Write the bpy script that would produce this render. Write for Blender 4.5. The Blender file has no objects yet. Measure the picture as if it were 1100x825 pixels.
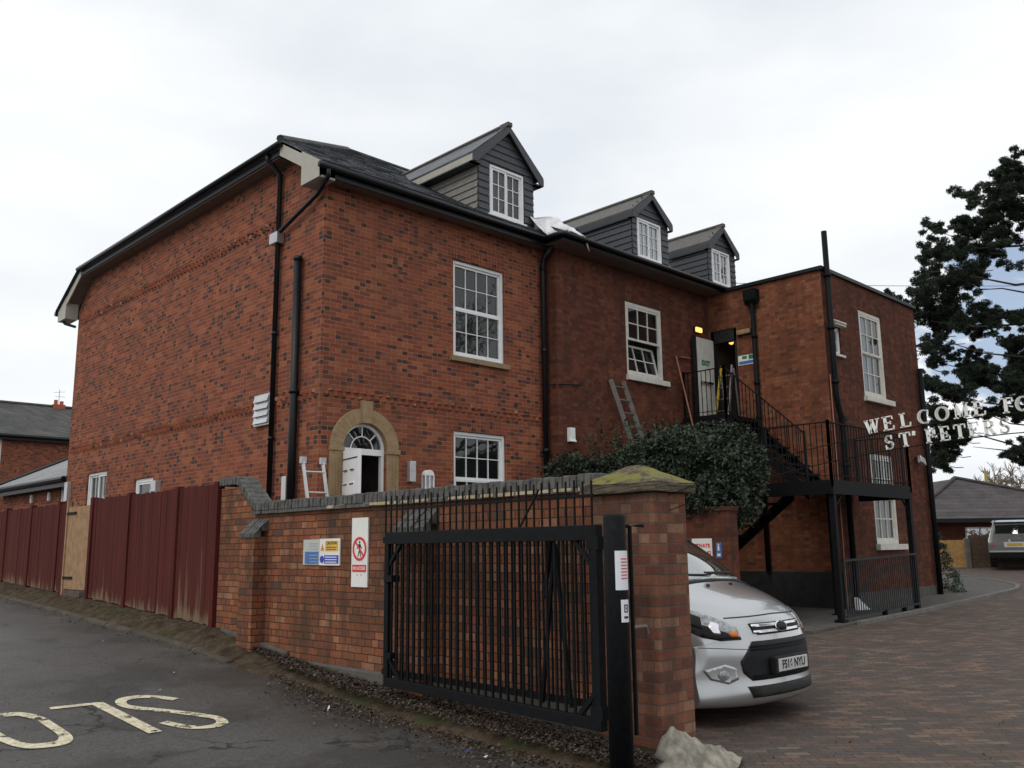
import bpy, bmesh, math, random
from mathutils import Vector, Matrix
from mathutils.bvhtree import BVHTree
import numpy as np
random.seed(7)
R = math.radians
sc = bpy.context.scene
COL = sc.collection
# ------------------------------------------------------------------ camera
cam = bpy.data.objects.new('camera', bpy.data.cameras.new('camera'))
COL.objects.link(cam); sc.camera = cam
cam.data.sensor_width = 36.0
cam.data.lens = 965 / 1100 * 36
cam.data.clip_end = 2000
cR = Vector((0.71472536, -0.6993019, -0.01202089)); cU = Vector((-0.11636028, -0.1358393, 0.98387396)); cF = Vector((0.68965784, 0.70180092, 0.17845876))
m3 = Matrix((cR, cU, -cF)).transposed()
cam.matrix_world = Matrix.Translation((0, 0, 1.6)) @ m3.to_4x4()
EYE = Vector((0, 0, 1.6))
def ray(x, y):
    return (cF + cR * ((x - 550) / 965) - cU * ((y - 412.5) / 965))
# ------------------------------------------------------------------ light
SUN_DIR = Vector((-0.95, -0.10, 1.0)).normalized()
elev = math.asin(SUN_DIR.z); az = math.atan2(SUN_DIR.x, SUN_DIR.y)
w = bpy.data.worlds.new("World"); sc.world = w; w.use_nodes = True
nt = w.node_tree; nt.nodes.clear()
def N(t, **k):
    n = nt.nodes.new(t)
    for a, b in k.items(): setattr(n, a, b)
    return n
wo = N('ShaderNodeOutputWorld'); bg = N('ShaderNodeBackground'); sky = N('ShaderNodeTexSky')
sky.sky_type = 'NISHITA'; sky.sun_disc = False; sky.sun_elevation = elev; sky.sun_rotation = az
sky.dust_density = 2.0
tc = N('ShaderNodeTexCoord')
mp = N('ShaderNodeMapping'); mp.inputs['Scale'].default_value = (1.0, 1.0, 2.6)
nz = N('ShaderNodeTexNoise'); nz.inputs['Scale'].default_value = 2.1; nz.inputs['Detail'].default_value = 7; nz.inputs['Roughness'].default_value = 0.5
cr = N('ShaderNodeValToRGB')
cr.color_ramp.elements[0].position = 0.30; cr.color_ramp.elements[0].color = (7.5, 7.95, 8.5, 1)
cr.color_ramp.elements[1].position = 0.62; cr.color_ramp.elements[1].color = (9.9, 10.1, 10.2, 1)
nt.links.new(tc.outputs['Generated'], mp.inputs[0]); nt.links.new(mp.outputs[0], nz.inputs[0]); nt.links.new(nz.outputs[0], cr.inputs[0])
# a break of blue between the clouds, low on the right
dirn = ray(1075, 355).normalized()
dp = N('ShaderNodeVectorMath', operation='DOT_PRODUCT'); dp.inputs[1].default_value = dirn
nt.links.new(tc.outputs['Generated'], dp.inputs[0])
nz2 = N('ShaderNodeTexNoise'); nz2.inputs['Scale'].default_value = 9; nz2.inputs['Detail'].default_value = 5
nt.links.new(mp.outputs[0], nz2.inputs[0])
ma = N('ShaderNodeMath', operation='MULTIPLY_ADD'); ma.inputs[1].default_value = 0.02; nt.links.new(nz2.outputs[0], ma.inputs[0]); nt.links.new(dp.outputs['Value'], ma.inputs[2])
mr = N('ShaderNodeMapRange'); mr.inputs['From Min'].default_value = 1.0078; mr.inputs['From Max'].default_value = 1.0100; mr.inputs['To Min'].default_value = 0; mr.inputs['To Max'].default_value = 0.75
nt.links.new(ma.outputs[0], mr.inputs['Value'])
blue = N('ShaderNodeMixRGB'); blue.inputs[0].default_value = .5
blue.inputs[2].default_value = (2.2, 3.6, 6.2, 1)
nt.links.new(sky.outputs[0], blue.inputs[1])
mx = N('ShaderNodeMixRGB'); nt.links.new(mr.outputs[0], mx.inputs[0]); nt.links.new(cr.outputs[0], mx.inputs[1]); nt.links.new(blue.outputs[0], mx.inputs[2])
nt.links.new(mx.outputs[0], bg.inputs[0]); bg.inputs[1].default_value = 0.105
nt.links.new(bg.outputs[0], wo.inputs[0])
sd = bpy.data.lights.new('sun', 'SUN'); sd.energy = 0.8; sd.angle = R(25); sd.color = (1, .955, .89)
so = bpy.data.objects.new('sun', sd); COL.objects.link(so); so.rotation_euler = SUN_DIR.to_track_quat('Z', 'Y').to_euler()
sc.view_settings.view_transform = 'Standard'; sc.view_settings.look = 'None'; sc.view_settings.gamma = 1; sc.view_settings.use_curve_mapping = False
sc.view_settings.exposure = 0.0

# ------------------------------------------------------------------ materials
MATS = {}
def mat_base(name, color=(.5, .5, .5), rough=.7, metal=0, spec=None):
    m = bpy.data.materials.new(name); m.use_nodes = True
    b = m.node_tree.nodes['Principled BSDF']
    b.inputs['Base Color'].default_value = (*color, 1); b.inputs['Roughness'].default_value = rough; b.inputs['Metallic'].default_value = metal
    if spec is not None: b.inputs['Specular IOR Level'].default_value = spec
    return m, m.node_tree, b
def nn(t, typ, **k):
    n = t.nodes.new(typ)
    for a, b in k.items(): setattr(n, a, b)
    return n
def ramp(t, fac, stops, interp='LINEAR'):
    r = nn(t, 'ShaderNodeValToRGB'); r.color_ramp.interpolation = interp
    e = r.color_ramp.elements
    while len(e) < len(stops): e.new(.5)
    for i, (p, c) in enumerate(stops): e[i].position = p; e[i].color = (*c, 1)
    t.links.new(fac, r.inputs[0]); return r.outputs[0]
def noise(t, vec, scale, detail=4, rough=.55):
    n = nn(t, 'ShaderNodeTexNoise'); n.inputs['Scale'].default_value = scale; n.inputs['Detail'].default_value = detail; n.inputs['Roughness'].default_value = rough
    if vec is not None: t.links.new(vec, n.inputs[0])
    return n.outputs[0]
def mix(t, fac, a, b, mode='MIX'):
    n = nn(t, 'ShaderNodeMixRGB', blend_type=mode)
    for i, v in enumerate((fac, a, b)):
        if hasattr(v, 'node'): t.links.new(v, n.inputs[i])
        else: n.inputs[i].default_value = v if i == 0 else (*v, 1)
    return n.outputs[0]
def bump(t, b, h, strength=.3, dist=.02):
    n = nn(t, 'ShaderNodeBump'); n.inputs['Strength'].default_value = strength; n.inputs['Distance'].default_value = dist
    t.links.new(h, n.inputs['Height']); t.links.new(n.outputs[0], b.inputs['Normal'])
def wpos(t): return nn(t, 'ShaderNodeNewGeometry').outputs['Position']
def mapr(t, v, a, b, c=0, d=1):
    n = nn(t, 'ShaderNodeMapRange'); n.inputs['From Min'].default_value = a; n.inputs['From Max'].default_value = b; n.inputs['To Min'].default_value = c; n.inputs['To Max'].default_value = d
    t.links.new(v, n.inputs['Value']); return n.outputs[0]
def plain(name, color, rough=.6, metal=0, var=.12, scale=6, spec=None):
    m, t, b = mat_base(name, color, rough, metal, spec)
    p = wpos(t); n = noise(t, p, scale)
    c = ramp(t, n, [(.3, tuple(x * (1 - var) for x in color)), (.7, tuple(min(1, x * (1 + var)) for x in color))])
    t.links.new(c, b.inputs['Base Color']); MATS[name] = m; return m
def brick(name, stops, mortar, bw=.225, bh=.075, ms=.010, rough=.85, stain=None, warp=0.0, bumpd=.008, stain_amt=.5, horizontal=False, rot=0, squash=1.0, headers=None, k=1.0, spec=.12, sqf=2):
    stops = [(p, tuple(x * k for x in c)) for p, c in stops]; mortar = tuple(x * k for x in mortar)
    m, t, b = mat_base(name, (.3, .1, .05), rough, 0, spec)
    P = wpos(t); sp = nn(t, 'ShaderNodeSeparateXYZ')
    if warp:
        nw = nn(t, 'ShaderNodeTexNoise'); nw.inputs['Scale'].default_value = 5; t.links.new(P, nw.inputs[0])
        s1 = nn(t, 'ShaderNodeVectorMath', operation='MULTIPLY_ADD'); s1.inputs[1].default_value = (warp,) * 3
        t.links.new(nw.outputs['Color'], s1.inputs[0]); t.links.new(P, s1.inputs[2]); t.links.new(s1.outputs[0], sp.inputs[0])
    else: t.links.new(P, sp.inputs[0])
    cb = nn(t, 'ShaderNodeCombineXYZ')
    if horizontal:
        t.links.new(sp.outputs[0], cb.inputs[0]); t.links.new(sp.outputs[1], cb.inputs[1])
        v = nn(t, 'ShaderNodeMapping'); v.inputs['Rotation'].default_value = (0, 0, rot); t.links.new(cb.outputs[0], v.inputs[0]); vec = v.outputs[0]
    else:
        ad = nn(t, 'ShaderNodeMath', operation='ADD'); t.links.new(sp.outputs[0], ad.inputs[0]); t.links.new(sp.outputs[1], ad.inputs[1])
        t.links.new(ad.outputs[0], cb.inputs[0]); t.links.new(sp.outputs[2], cb.inputs[1]); vec = cb.outputs[0]
    br = nn(t, 'ShaderNodeTexBrick'); t.links.new(vec, br.inputs[0])
    br.inputs['Color1'].default_value = (0, 0, 0, 1); br.inputs['Color2'].default_value = (1, 1, 1, 1); br.inputs['Mortar'].default_value = (.5, .5, .5, 1)
    br.inputs['Scale'].default_value = 1; br.inputs['Mortar Size'].default_value = ms / 2; br.inputs['Mortar Smooth'].default_value = .3
    br.inputs['Brick Width'].default_value = bw; br.inputs['Row Height'].default_value = bh; br.inputs['Bias'].default_value = 0
    br.squash = squash; br.squash_frequency = sqf
    c = ramp(t, br.outputs['Color'], stops, 'CONSTANT')
    if headers:
        b2 = nn(t, 'ShaderNodeTexBrick'); t.links.new(vec, b2.inputs[0]); b2.inputs['Color1'].default_value = (0, 0, 0, 1); b2.inputs['Color2'].default_value = (1, 1, 1, 1); b2.inputs['Mortar'].default_value = (0, 0, 0, 1)
        b2.inputs['Scale'].default_value = 1; b2.inputs['Mortar Size'].default_value = ms / 2; b2.inputs['Brick Width'].default_value = bw / 2; b2.inputs['Row Height'].default_value = bh; b2.inputs['Bias'].default_value = 0; b2.offset = 0
        hm = nn(t, 'ShaderNodeMath', operation='GREATER_THAN'); hm.inputs[1].default_value = headers[0]; t.links.new(b2.outputs['Color'], hm.inputs[0]); c = mix(t, hm.outputs[0], c, headers[1])
    n1 = noise(t, P, 40, 3); c = mix(t, .35, c, ramp(t, n1, [(.3, (.35, .35, .35)), (.7, (.75, .75, .75))]), 'OVERLAY')
    c = mix(t, br.outputs['Fac'], c, mortar)
    if stain:
        n2 = noise(t, P, 1.3, 6, .65); f = mapr(t, n2, .42, .68, 0, stain_amt); c = mix(t, f, c, stain)
        st = nn(t, 'ShaderNodeMapping'); st.inputs['Scale'].default_value = (5, 5, .35); t.links.new(P, st.inputs[0])
        f2 = mapr(t, noise(t, st.outputs[0], 1.2, 4), .47, .68, 0, stain_amt * .8); c = mix(t, f2, c, stain)
    t.links.new(c, b.inputs['Base Color'])
    inv = nn(t, 'ShaderNodeMath', operation='SUBTRACT'); inv.inputs[0].default_value = 1; t.links.new(br.outputs['Fac'], inv.inputs[1])
    ad2 = nn(t, 'ShaderNodeMath', operation='MULTIPLY_ADD'); ad2.inputs[1].default_value = .25; t.links.new(n1, ad2.inputs[0]); t.links.new(inv.outputs[0], ad2.inputs[2])
    bump(t, b, ad2.outputs[0], .7, bumpd)
    MATS[name] = m; return m
brick('new_brick', [(0, (.33, .095, .050)), (.22, (.26, .074, .042)), (.42, (.37, .125, .062)), (.6, (.29, .088, .045)), (.72, (.225, .068, .042)), (.95, (.14, .052, .04))], (.40, .27, .19), stain=(.17, .072, .048), stain_amt=.42, headers=(.89, (.058, .036, .032)), k=.84, ms=.009)
brick('old_brick', [(0, (.20, .068, .042)), (.3, (.165, .053, .035)), (.55, (.23, .082, .047)), (.8, (.14, .048, .034)), (.93, (.24, .098, .058))], (.15, .085, .06), bw=.23, stain=(.05, .027, .021), stain_amt=.6, ms=.007, squash=.5, k=.66)
brick('orange_brick', [(0, (.29, .100, .052)), (.3, (.34, .122, .064)), (.55, (.25, .085, .048)), (.75, (.37, .148, .080)), (.9, (.17, .066, .043))], (.22, .13, .085), bw=.23, stain=(.08, .035, .02), stain_amt=.6, ms=.009, squash=.5, k=.70)
brick('wall_brick', [(0, (.33, .125, .062)), (.18, (.38, .155, .082)), (.34, (.27, .10, .055)), (.5, (.35, .12, .062)), (.66, (.24, .09, .055)), (.8, (.40, .19, .11)), (.88, (.30, .105, .055)), (.97, (.13, .08, .06))], (.055, .045, .035), bw=.235, bh=.077, ms=.011, stain=(.06, .042, .028), warp=.018, stain_amt=.8, bumpd=.018, squash=.5, sqf=4, k=.80)
brick('pier_brick', [(0, (.25, .105, .068)), (.2, (.31, .145, .092)), (.36, (.20, .078, .055)), (.52, (.28, .115, .07)), (.68, (.175, .072, .054)), (.82, (.34, .185, .12)), (.93, (.23, .085, .056))], (.17, .13, .10), bw=.22, bh=.077, ms=.012, stain=(.06, .042, .032), warp=.014, stain_amt=.65, bumpd=.018, squash=.5, sqf=3, k=.78)
brick('paving', [(0, (.138, .102, .086)), (.2, (.102, .082, .072)), (.38, (.165, .108, .085)), (.52, (.118, .092, .078)), (.66, (.19, .122, .094)), (.78, (.092, .082, .076)), (.9, (.18, .142, .11))], (.042, .035, .030), bw=.2, bh=.1, ms=.008, rough=.75, stain=(.078, .064, .055), horizontal=True, rot=R(45), stain_amt=.75, bumpd=.006, k=.93)
brick('slate', [(0, (.045, .05, .06)), (.35, (.065, .07, .082)), (.6, (.035, .038, .045)), (.8, (.085, .09, .10)), (.93, (.05, .055, .065))], (.02, .02, .024), bw=.3, bh=.14, ms=.01, rough=.42, stain=(.10, .105, .10), stain_amt=.3)
brick('dark_slate', [(0, (.05, .05, .052)), (.4, (.065, .063, .062)), (.7, (.04, .04, .042)), (.9, (.09, .085, .08))], (.025, .025, .025), bw=.3, bh=.2, ms=.015, rough=.6, stain=(.10, .10, .085), stain_amt=.5)
brick('garage_tile', [(0, (.070, .062, .064)), (.4, (.080, .070, .072)), (.75, (.062, .055, .060))], (.04, .035, .035), bw=9, bh=.17, ms=.03, rough=.7, stain=(.16, .14, .13), stain_amt=.3)
brick('lead_grey_tile', [(0, (.22, .225, .23)), (.5, (.27, .27, .275)), (.8, (.19, .195, .20))], (.08, .08, .08), bw=.3, bh=.12, ms=.01, rough=.5, stain=(.2, .2, .18), stain_amt=.3)
plain('dormer_slate', (.075, .069, .060), .6, var=.35, scale=9)
# weatherboard
def boards(name, c1, c2, pitch=.15):
    m, t, b = mat_base(name, c1, .55)
    P = wpos(t); sp = nn(t, 'ShaderNodeSeparateXYZ'); t.links.new(P, sp.inputs[0])
    mu = nn(t, 'ShaderNodeMath', operation='DIVIDE'); mu.inputs[1].default_value = pitch; t.links.new(sp.outputs[2], mu.inputs[0])
    fr = nn(t, 'ShaderNodeMath', operation='FRACT'); t.links.new(mu.outputs[0], fr.inputs[0])
    n = noise(t, P, 14, 3)
    c = ramp(t, n, [(.3, c1), (.7, c2)]); t.links.new(c, b.inputs['Base Color'])
    bump(t, b, noise(t, P, 60, 2), .2, .002); MATS[name] = m
boards('cladding', (.038, .042, .050), (.055, .060, .070))
plain('cladding_side', (.20, .19, .17), .6)
plain('upvc_white', (.80, .80, .80), .35, var=.04)
plain('old_white', (.62, .60, .54), .5, var=.12)
plain('cream_board', (.40, .38, .32), .5, var=.06)
plain('soffit_brown', (.16, .125, .105), .6)
plain('black_plastic', (.007, .0075, .009), .4, var=.2, spec=.3)
plain('black_iron', (.004, .0045, .0055), .65, var=.5, scale=20, spec=.18)
plain('faded_iron', (.016, .019, .022), .6, var=.4, scale=12, spec=.3)
plain('sandstone', (.30, .205, .11), .85, var=.16, scale=9)
plain('sill_stone', (.27, .19, .11), .85, var=.2, scale=9)
plain('blue_brick', (.085, .082, .075), .8, var=.5, scale=16)
plain('lime_mortar', (.42, .34, .22), .9, var=.4, scale=12)
plain('concrete', (.085, .078, .068), .9, var=.3, scale=5)
plain('kerb_stone', (.060, .048, .034), .9, var=.4, scale=3)
plain('pale_kerb', (.15, .145, .135), .9, var=.25, scale=5)
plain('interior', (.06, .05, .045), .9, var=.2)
plain('curtain', (.14, .135, .125), .9, var=.15, scale=14)
plain('blind_sky_tint', (.36, .54, .80), .8, var=.05)  # pale blind, with the bluish sky reflection of the pane put into its colour
plain('aluminium', (.55, .55, .55), .4, .6)
plain('grey_ladder', (.12, .112, .10), .6, var=.3)
plain('yellow_paint', (.60, .42, .04), .5)
plain('copper', (.38, .17, .11), .5, .3)
plain('paper', (.74, .76, .80), .7, var=.03)
plain('sign_white', (.78, .77, .72), .45, var=.05)
plain('sign_red', (.62, .035, .035), .5, var=.1)
plain('sign_blue', (.02, .05, .42), .45, var=.1)
plain('sign_blue_pale', (.06, .16, .42), .5, var=.15)
plain('sign_yellow', (.72, .42, .05), .5, var=.08)
plain('sign_grey', (.50, .52, .48), .5, var=.12)
plain('sign_orange', (.68, .22, .03), .5, var=.12)
plain('sign_green', (.01, .20, .09), .5)
plain('ink', (.012, .012, .012), .6)
plain('tan_wood', (.32, .19, .095), .8, var=.25, scale=7)
plain('new_wood', (.50, .29, .11), .8, var=.25, scale=7)
plain('brown_wood', (.11, .07, .05), .85, var=.35, scale=7)
plain('post_wood', (.45, .33, .10), .85)
plain('sack', (.27, .25, .21), .9, var=.45, scale=11, spec=.1)
plain('plastic_sheet', (.72, .73, .75), .35, var=.2, scale=6)
plain('bark', (.07, .055, .045), .95, var=.3, scale=8)
plain('twig', (.13, .11, .075), .95, var=.3)
plain('terracotta', (.35, .09, .05), .8)
plain('tyre', (.018, .018, .018), .85)
plain('plate_white', (.55, .55, .54), .4, var=.05)
plain('plate_yellow', (.70, .48, .06), .4, var=.05)
plain('tar', (.020, .021, .022), .6, var=.4, scale=6)
plain('trim_dark', (.012, .0125, .014), .6, var=.15, spec=.25)
plain('chrome', (.75, .75, .77), .15, 1, var=.03)
plain('alloy', (.45, .45, .46), .35, .8, var=.05)
plain('amber', (.75, .18, .02), .25, var=.1)
plain('lamp_red', (.5, .015, .015), .25)
plain('lens', (.30, .31, .32), .08, .0, var=.5, scale=30, spec=1.0)
plain('winter_twigs', (.16, .12, .075), .95, var=.3)
def carpaint(name, col, metal=.75):
    m, t, b = mat_base(name, col, .34, metal)
    b.inputs['Coat Weight'].default_value = 1.0; b.inputs['Coat Roughness'].default_value = .03; b.inputs['Roughness'].default_value = .28
    n = noise(t, wpos(t), 900, 1); t.links.new(mix(t, .10, col, ramp(t, n, [(.3, (.2, .2, .2)), (.7, (1, 1, 1))]), 'OVERLAY'), b.inputs['Base Color'])
    MATS[name] = m
carpaint('silver_paint', (.46, .465, .475)); carpaint('pewter_paint', (.16, .16, .15), .5)
def leafmat(name, c1, c2, c3, rough=.55, scale=2.0):
    m, t, b = mat_base(name, c1, rough)
    P = wpos(t); n = noise(t, P, scale, 3); n2 = noise(t, P, 30, 1)
    c = ramp(t, n, [(.3, c1), (.7, c2)]); c = mix(t, mapr(t, n2, .55, .75, 0, .7), c, c3)
    t.links.new(c, b.inputs['Base Color']); MATS[name] = m
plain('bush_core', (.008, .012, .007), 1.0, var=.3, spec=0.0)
leafmat('pine_needles', (.014, .024, .014), (.024, .036, .020), (.042, .050, .028), .9)
leafmat('bush_leaf', (.010, .019, .009), (.020, .033, .014), (.060, .082, .036), .6, 2.5)
leafmat('shrub_leaf', (.02, .045, .02), (.03, .06, .03), (.06, .09, .05), .6)
leafmat('dead_leaf', (.030, .020, .015), (.065, .042, .028), (.26, .21, .16), .8, 12)
# glass
def glassmat(name, tint=(.02, .025, .03), refl=.16, opac=.35, ior=1.5):
    m = bpy.data.materials.new(name); m.use_nodes = True; t = m.node_tree; t.nodes.clear()
    o = nn(t, 'ShaderNodeOutputMaterial'); tr = nn(t, 'ShaderNodeBsdfTransparent'); df = nn(t, 'ShaderNodeBsdfPrincipled'); gl = nn(t, 'ShaderNodeBsdfGlossy')
    tr.inputs[0].default_value = (.85, .9, .9, 1); df.inputs['Base Color'].default_value = (*tint, 1); df.inputs['Roughness'].default_value = .5; df.inputs['Specular IOR Level'].default_value = .1
    gl.inputs['Roughness'].default_value = .015
    ge = nn(t, 'ShaderNodeNewGeometry'); dt = nn(t, 'ShaderNodeVectorMath', operation='DOT_PRODUCT'); t.links.new(ge.outputs['Incoming'], dt.inputs[0]); t.links.new(ge.outputs['Normal'], dt.inputs[1])
    ab = nn(t, 'ShaderNodeMath', operation='ABSOLUTE'); t.links.new(dt.outputs['Value'], ab.inputs[0]); om = nn(t, 'ShaderNodeMath', operation='SUBTRACT'); om.inputs[0].default_value = 1; t.links.new(ab.outputs[0], om.inputs[1])
    pw = nn(t, 'ShaderNodeMath', operation='POWER'); pw.inputs[1].default_value = 4.5; t.links.new(om.outputs[0], pw.inputs[0])
    f = mapr(t, pw.outputs[0], 0, 1, refl, 1)
    nb = nn(t, 'ShaderNodeBump'); nb.inputs['Strength'].default_value = .15; nb.inputs['Distance'].default_value = .01
    t.links.new(noise(t, wpos(t), 2.2, 2), nb.inputs['Height']); t.links.new(nb.outputs[0], gl.inputs['Normal'])
    m1 = nn(t, 'ShaderNodeMixShader'); m1.inputs[0].default_value = opac; t.links.new(tr.outputs[0], m1.inputs[1]); t.links.new(df.outputs[0], m1.inputs[2])
    m2 = nn(t, 'ShaderNodeMixShader'); t.links.new(f, m2.inputs[0]); t.links.new(m1.outputs[0], m2.inputs[1]); t.links.new(gl.outputs[0], m2.inputs[2])
    t.links.new(m2.outputs[0], o.inputs[0]); MATS[name] = m
glassmat('window_glass', (.01, .012, .014), refl=.075, opac=.45); glassmat('sky_glass', (.05, .09, .13), .30, .6); glassmat('car_glass', (.03, .045, .04), .48, .7); glassmat('lens_cover', (.1, .1, .1), .08, .08)
# asphalt
def asphalt():
    m, t, b = mat_base('asphalt', (.05, .05, .05), .8, 0, .25); P = wpos(t)
    fine = noise(t, P, 160, 2, .7); mid = noise(t, P, 3, 5, .6); big = noise(t, P, .45, 4)
    c = ramp(t, big, [(.3, (.055, .053, .051)), (.7, (.092, .088, .084))])
    c = mix(t, mapr(t, mid, .45, .75, 0, .6), c, (.095, .078, .064))
    gr2 = noise(t, P, 34, 4, .8)
    c = mix(t, mapr(t, gr2, .53, .66, 0, .6), c, (.15, .143, .132))
    c = mix(t, mapr(t, gr2, .47, .36, 0, .65), c, (.016, .016, .016))
    c = mix(t, mapr(t, fine, .60, .75, 0, .5), c, (.19, .185, .175))
    vo = nn(t, 'ShaderNodeTexVoronoi', feature='DISTANCE_TO_EDGE'); vo.inputs['Scale'].default_value = .55
    wv = nn(t, 'ShaderNodeVectorMath', operation='MULTIPLY_ADD'); wv.inputs[1].default_value = (.5, .5, .5); nw_ = nn(t, 'ShaderNodeTexNoise'); nw_.inputs['Scale'].default_value = 2.5; nw_.inputs['Detail'].default_value = 6; t.links.new(P, nw_.inputs[0]); t.links.new(nw_.outputs['Color'], wv.inputs[0]); t.links.new(P, wv.inputs[2]); t.links.new(wv.outputs[0], vo.inputs['Vector'])
    ck = nn(t, 'ShaderNodeMath', operation='MULTIPLY'); t.links.new(mapr(t, vo.outputs['Distance'], .010, .003, 0, .8), ck.inputs[0]); t.links.new(mapr(t, noise(t, P, .9, 2), .50, .56, 0, 1), ck.inputs[1]); c = mix(t, ck.outputs[0], c, (.010, .010, .010))
    c = mix(t, mapr(t, noise(t, P, .8, 5, .6), .52, .60, 0, .55), c, (.030, .029, .028))
    sx = nn(t, 'ShaderNodeSeparateXYZ'); t.links.new(P, sx.inputs[0])
    dm_ = nn(t, 'ShaderNodeMath', operation='MULTIPLY'); t.links.new(mapr(t, sx.outputs[0], 3.9, 5.1, 0, 1), dm_.inputs[0]); t.links.new(mapr(t, noise(t, P, 2.6, 6, .65), .38, .62, 0, .85), dm_.inputs[1])
    lim = nn(t, 'ShaderNodeMath', operation='MULTIPLY'); t.links.new(dm_.outputs[0], lim.inputs[0]); t.links.new(mapr(t, sx.outputs[0], 6.5, 6.0, 0, 1), lim.inputs[1])
    c = mix(t, lim.outputs[0], c, (.050, .038, .028))
    t.links.new(c, b.inputs['Base Color'])
    t.links.new(mapr(t, big, .35, .65, .36, .75), b.inputs['Roughness'])
    bump(t, b, gr2, .8, .012); MATS['asphalt'] = m
asphalt()
def verge():
    m, t, b = mat_base('verge_soil', (.07, .06, .05), .95, 0, .1); P = wpos(t)
    c = ramp(t, noise(t, P, 6, 6, .7), [(.3, (.028, .020, .013)), (.5, (.060, .043, .028)), (.72, (.115, .085, .058))])
    c = mix(t, mapr(t, noise(t, P, 2.2, 4), .52, .66, 0, .7), c, (.045, .055, .022))
    t.links.new(c, b.inputs['Base Color']); bump(t, b, noise(t, P, 30, 4), .6, .02); MATS['verge_soil'] = m
verge()
def road_paint():
    m, t, b = mat_base('road_paint', (.5, .47, .36), .7); P = wpos(t)
    c = ramp(t, noise(t, P, 18, 5, .7), [(.35, (.42, .37, .25)), (.6, (.70, .64, .46))]); 
    wear = nn(t, 'ShaderNodeBsdfTransparent'); mxs = nn(t, 'ShaderNodeMixShader')
    f = mapr(t, noise(t, P, 6, 9, .8), .535, .575, 0, 1)
    t.links.new(c, b.inputs['Base Color']); o = t.nodes['Material Output']
    t.links.new(f, mxs.inputs[0]); t.links.new(b.outputs[0], mxs.inputs[1]); t.links.new(wear.outputs[0], mxs.inputs[2]); t.links.new(mxs.outputs[0], o.inputs[0]); MATS['road_paint'] = m
road_paint()
def red_fence():
    m, t, b = mat_base('red_fence', (.09, .02, .018), .8, 0, .15); P = wpos(t)
    mp = nn(t, 'ShaderNodeMapping'); mp.inputs['Scale'].default_value = (14, 14, .6); t.links.new(P, mp.inputs[0])
    st = noise(t, mp.outputs[0], 1.0, 4, .6)
    c = ramp(t, st, [(.3, (.052, .011, .009)), (.65, (.098, .019, .014)), (.8, (.135, .038, .027))])
    at = nn(t, 'ShaderNodeAttribute', attribute_name='wear')
    s = nn(t, 'ShaderNodeMath', operation='MULTIPLY_ADD'); s.inputs[1].default_value = .9; t.links.new(st, s.inputs[0]); t.links.new(at.outputs['Fac'], s.inputs[2])
    c = mix(t, mapr(t, at.outputs['Fac'], .05, .5, 0, .3), c, (.11, .028, .020))
    c = mix(t, mapr(t, s.outputs[0], 1.0, 1.22, 0, .8), c, (.20, .15, .095))
    t.links.new(c, b.inputs['Base Color']); bump(t, b, st, .4, .004); MATS['red_fence'] = m
red_fence()
def moss():
    m, t, b = mat_base('mossy_stone', (.2, .17, .13), .95); P = wpos(t)
    c = ramp(t, noise(t, P, 14, 5, .7), [(.3, (.05, .042, .030)), (.7, (.13, .10, .068))])
    g = nn(t, 'ShaderNodeNewGeometry'); sp = nn(t, 'ShaderNodeSeparateXYZ'); t.links.new(g.outputs['Normal'], sp.inputs[0])
    n = noise(t, P, 7, 4, .6); a = nn(t, 'ShaderNodeMath', operation='MULTIPLY'); t.links.new(sp.outputs[2], a.inputs[0]); t.links.new(n, a.inputs[1])
    c = mix(t, mapr(t, a.outputs[0], .37, .45, 0, .95), c, (.165, .155, .034))
    t.links.new(c, b.inputs['Base Color']); bump(t, b, noise(t, P, 25, 4), .8, .02); MATS['mossy_stone'] = m
moss()
m, t, b = mat_base('lit_lamp', (1, .6, .2), .4); b.inputs['Emission Color'].default_value = (1, .55, .12, 1); b.inputs['Emission Strength'].default_value = 1.6; MATS['lit_lamp'] = m

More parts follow.
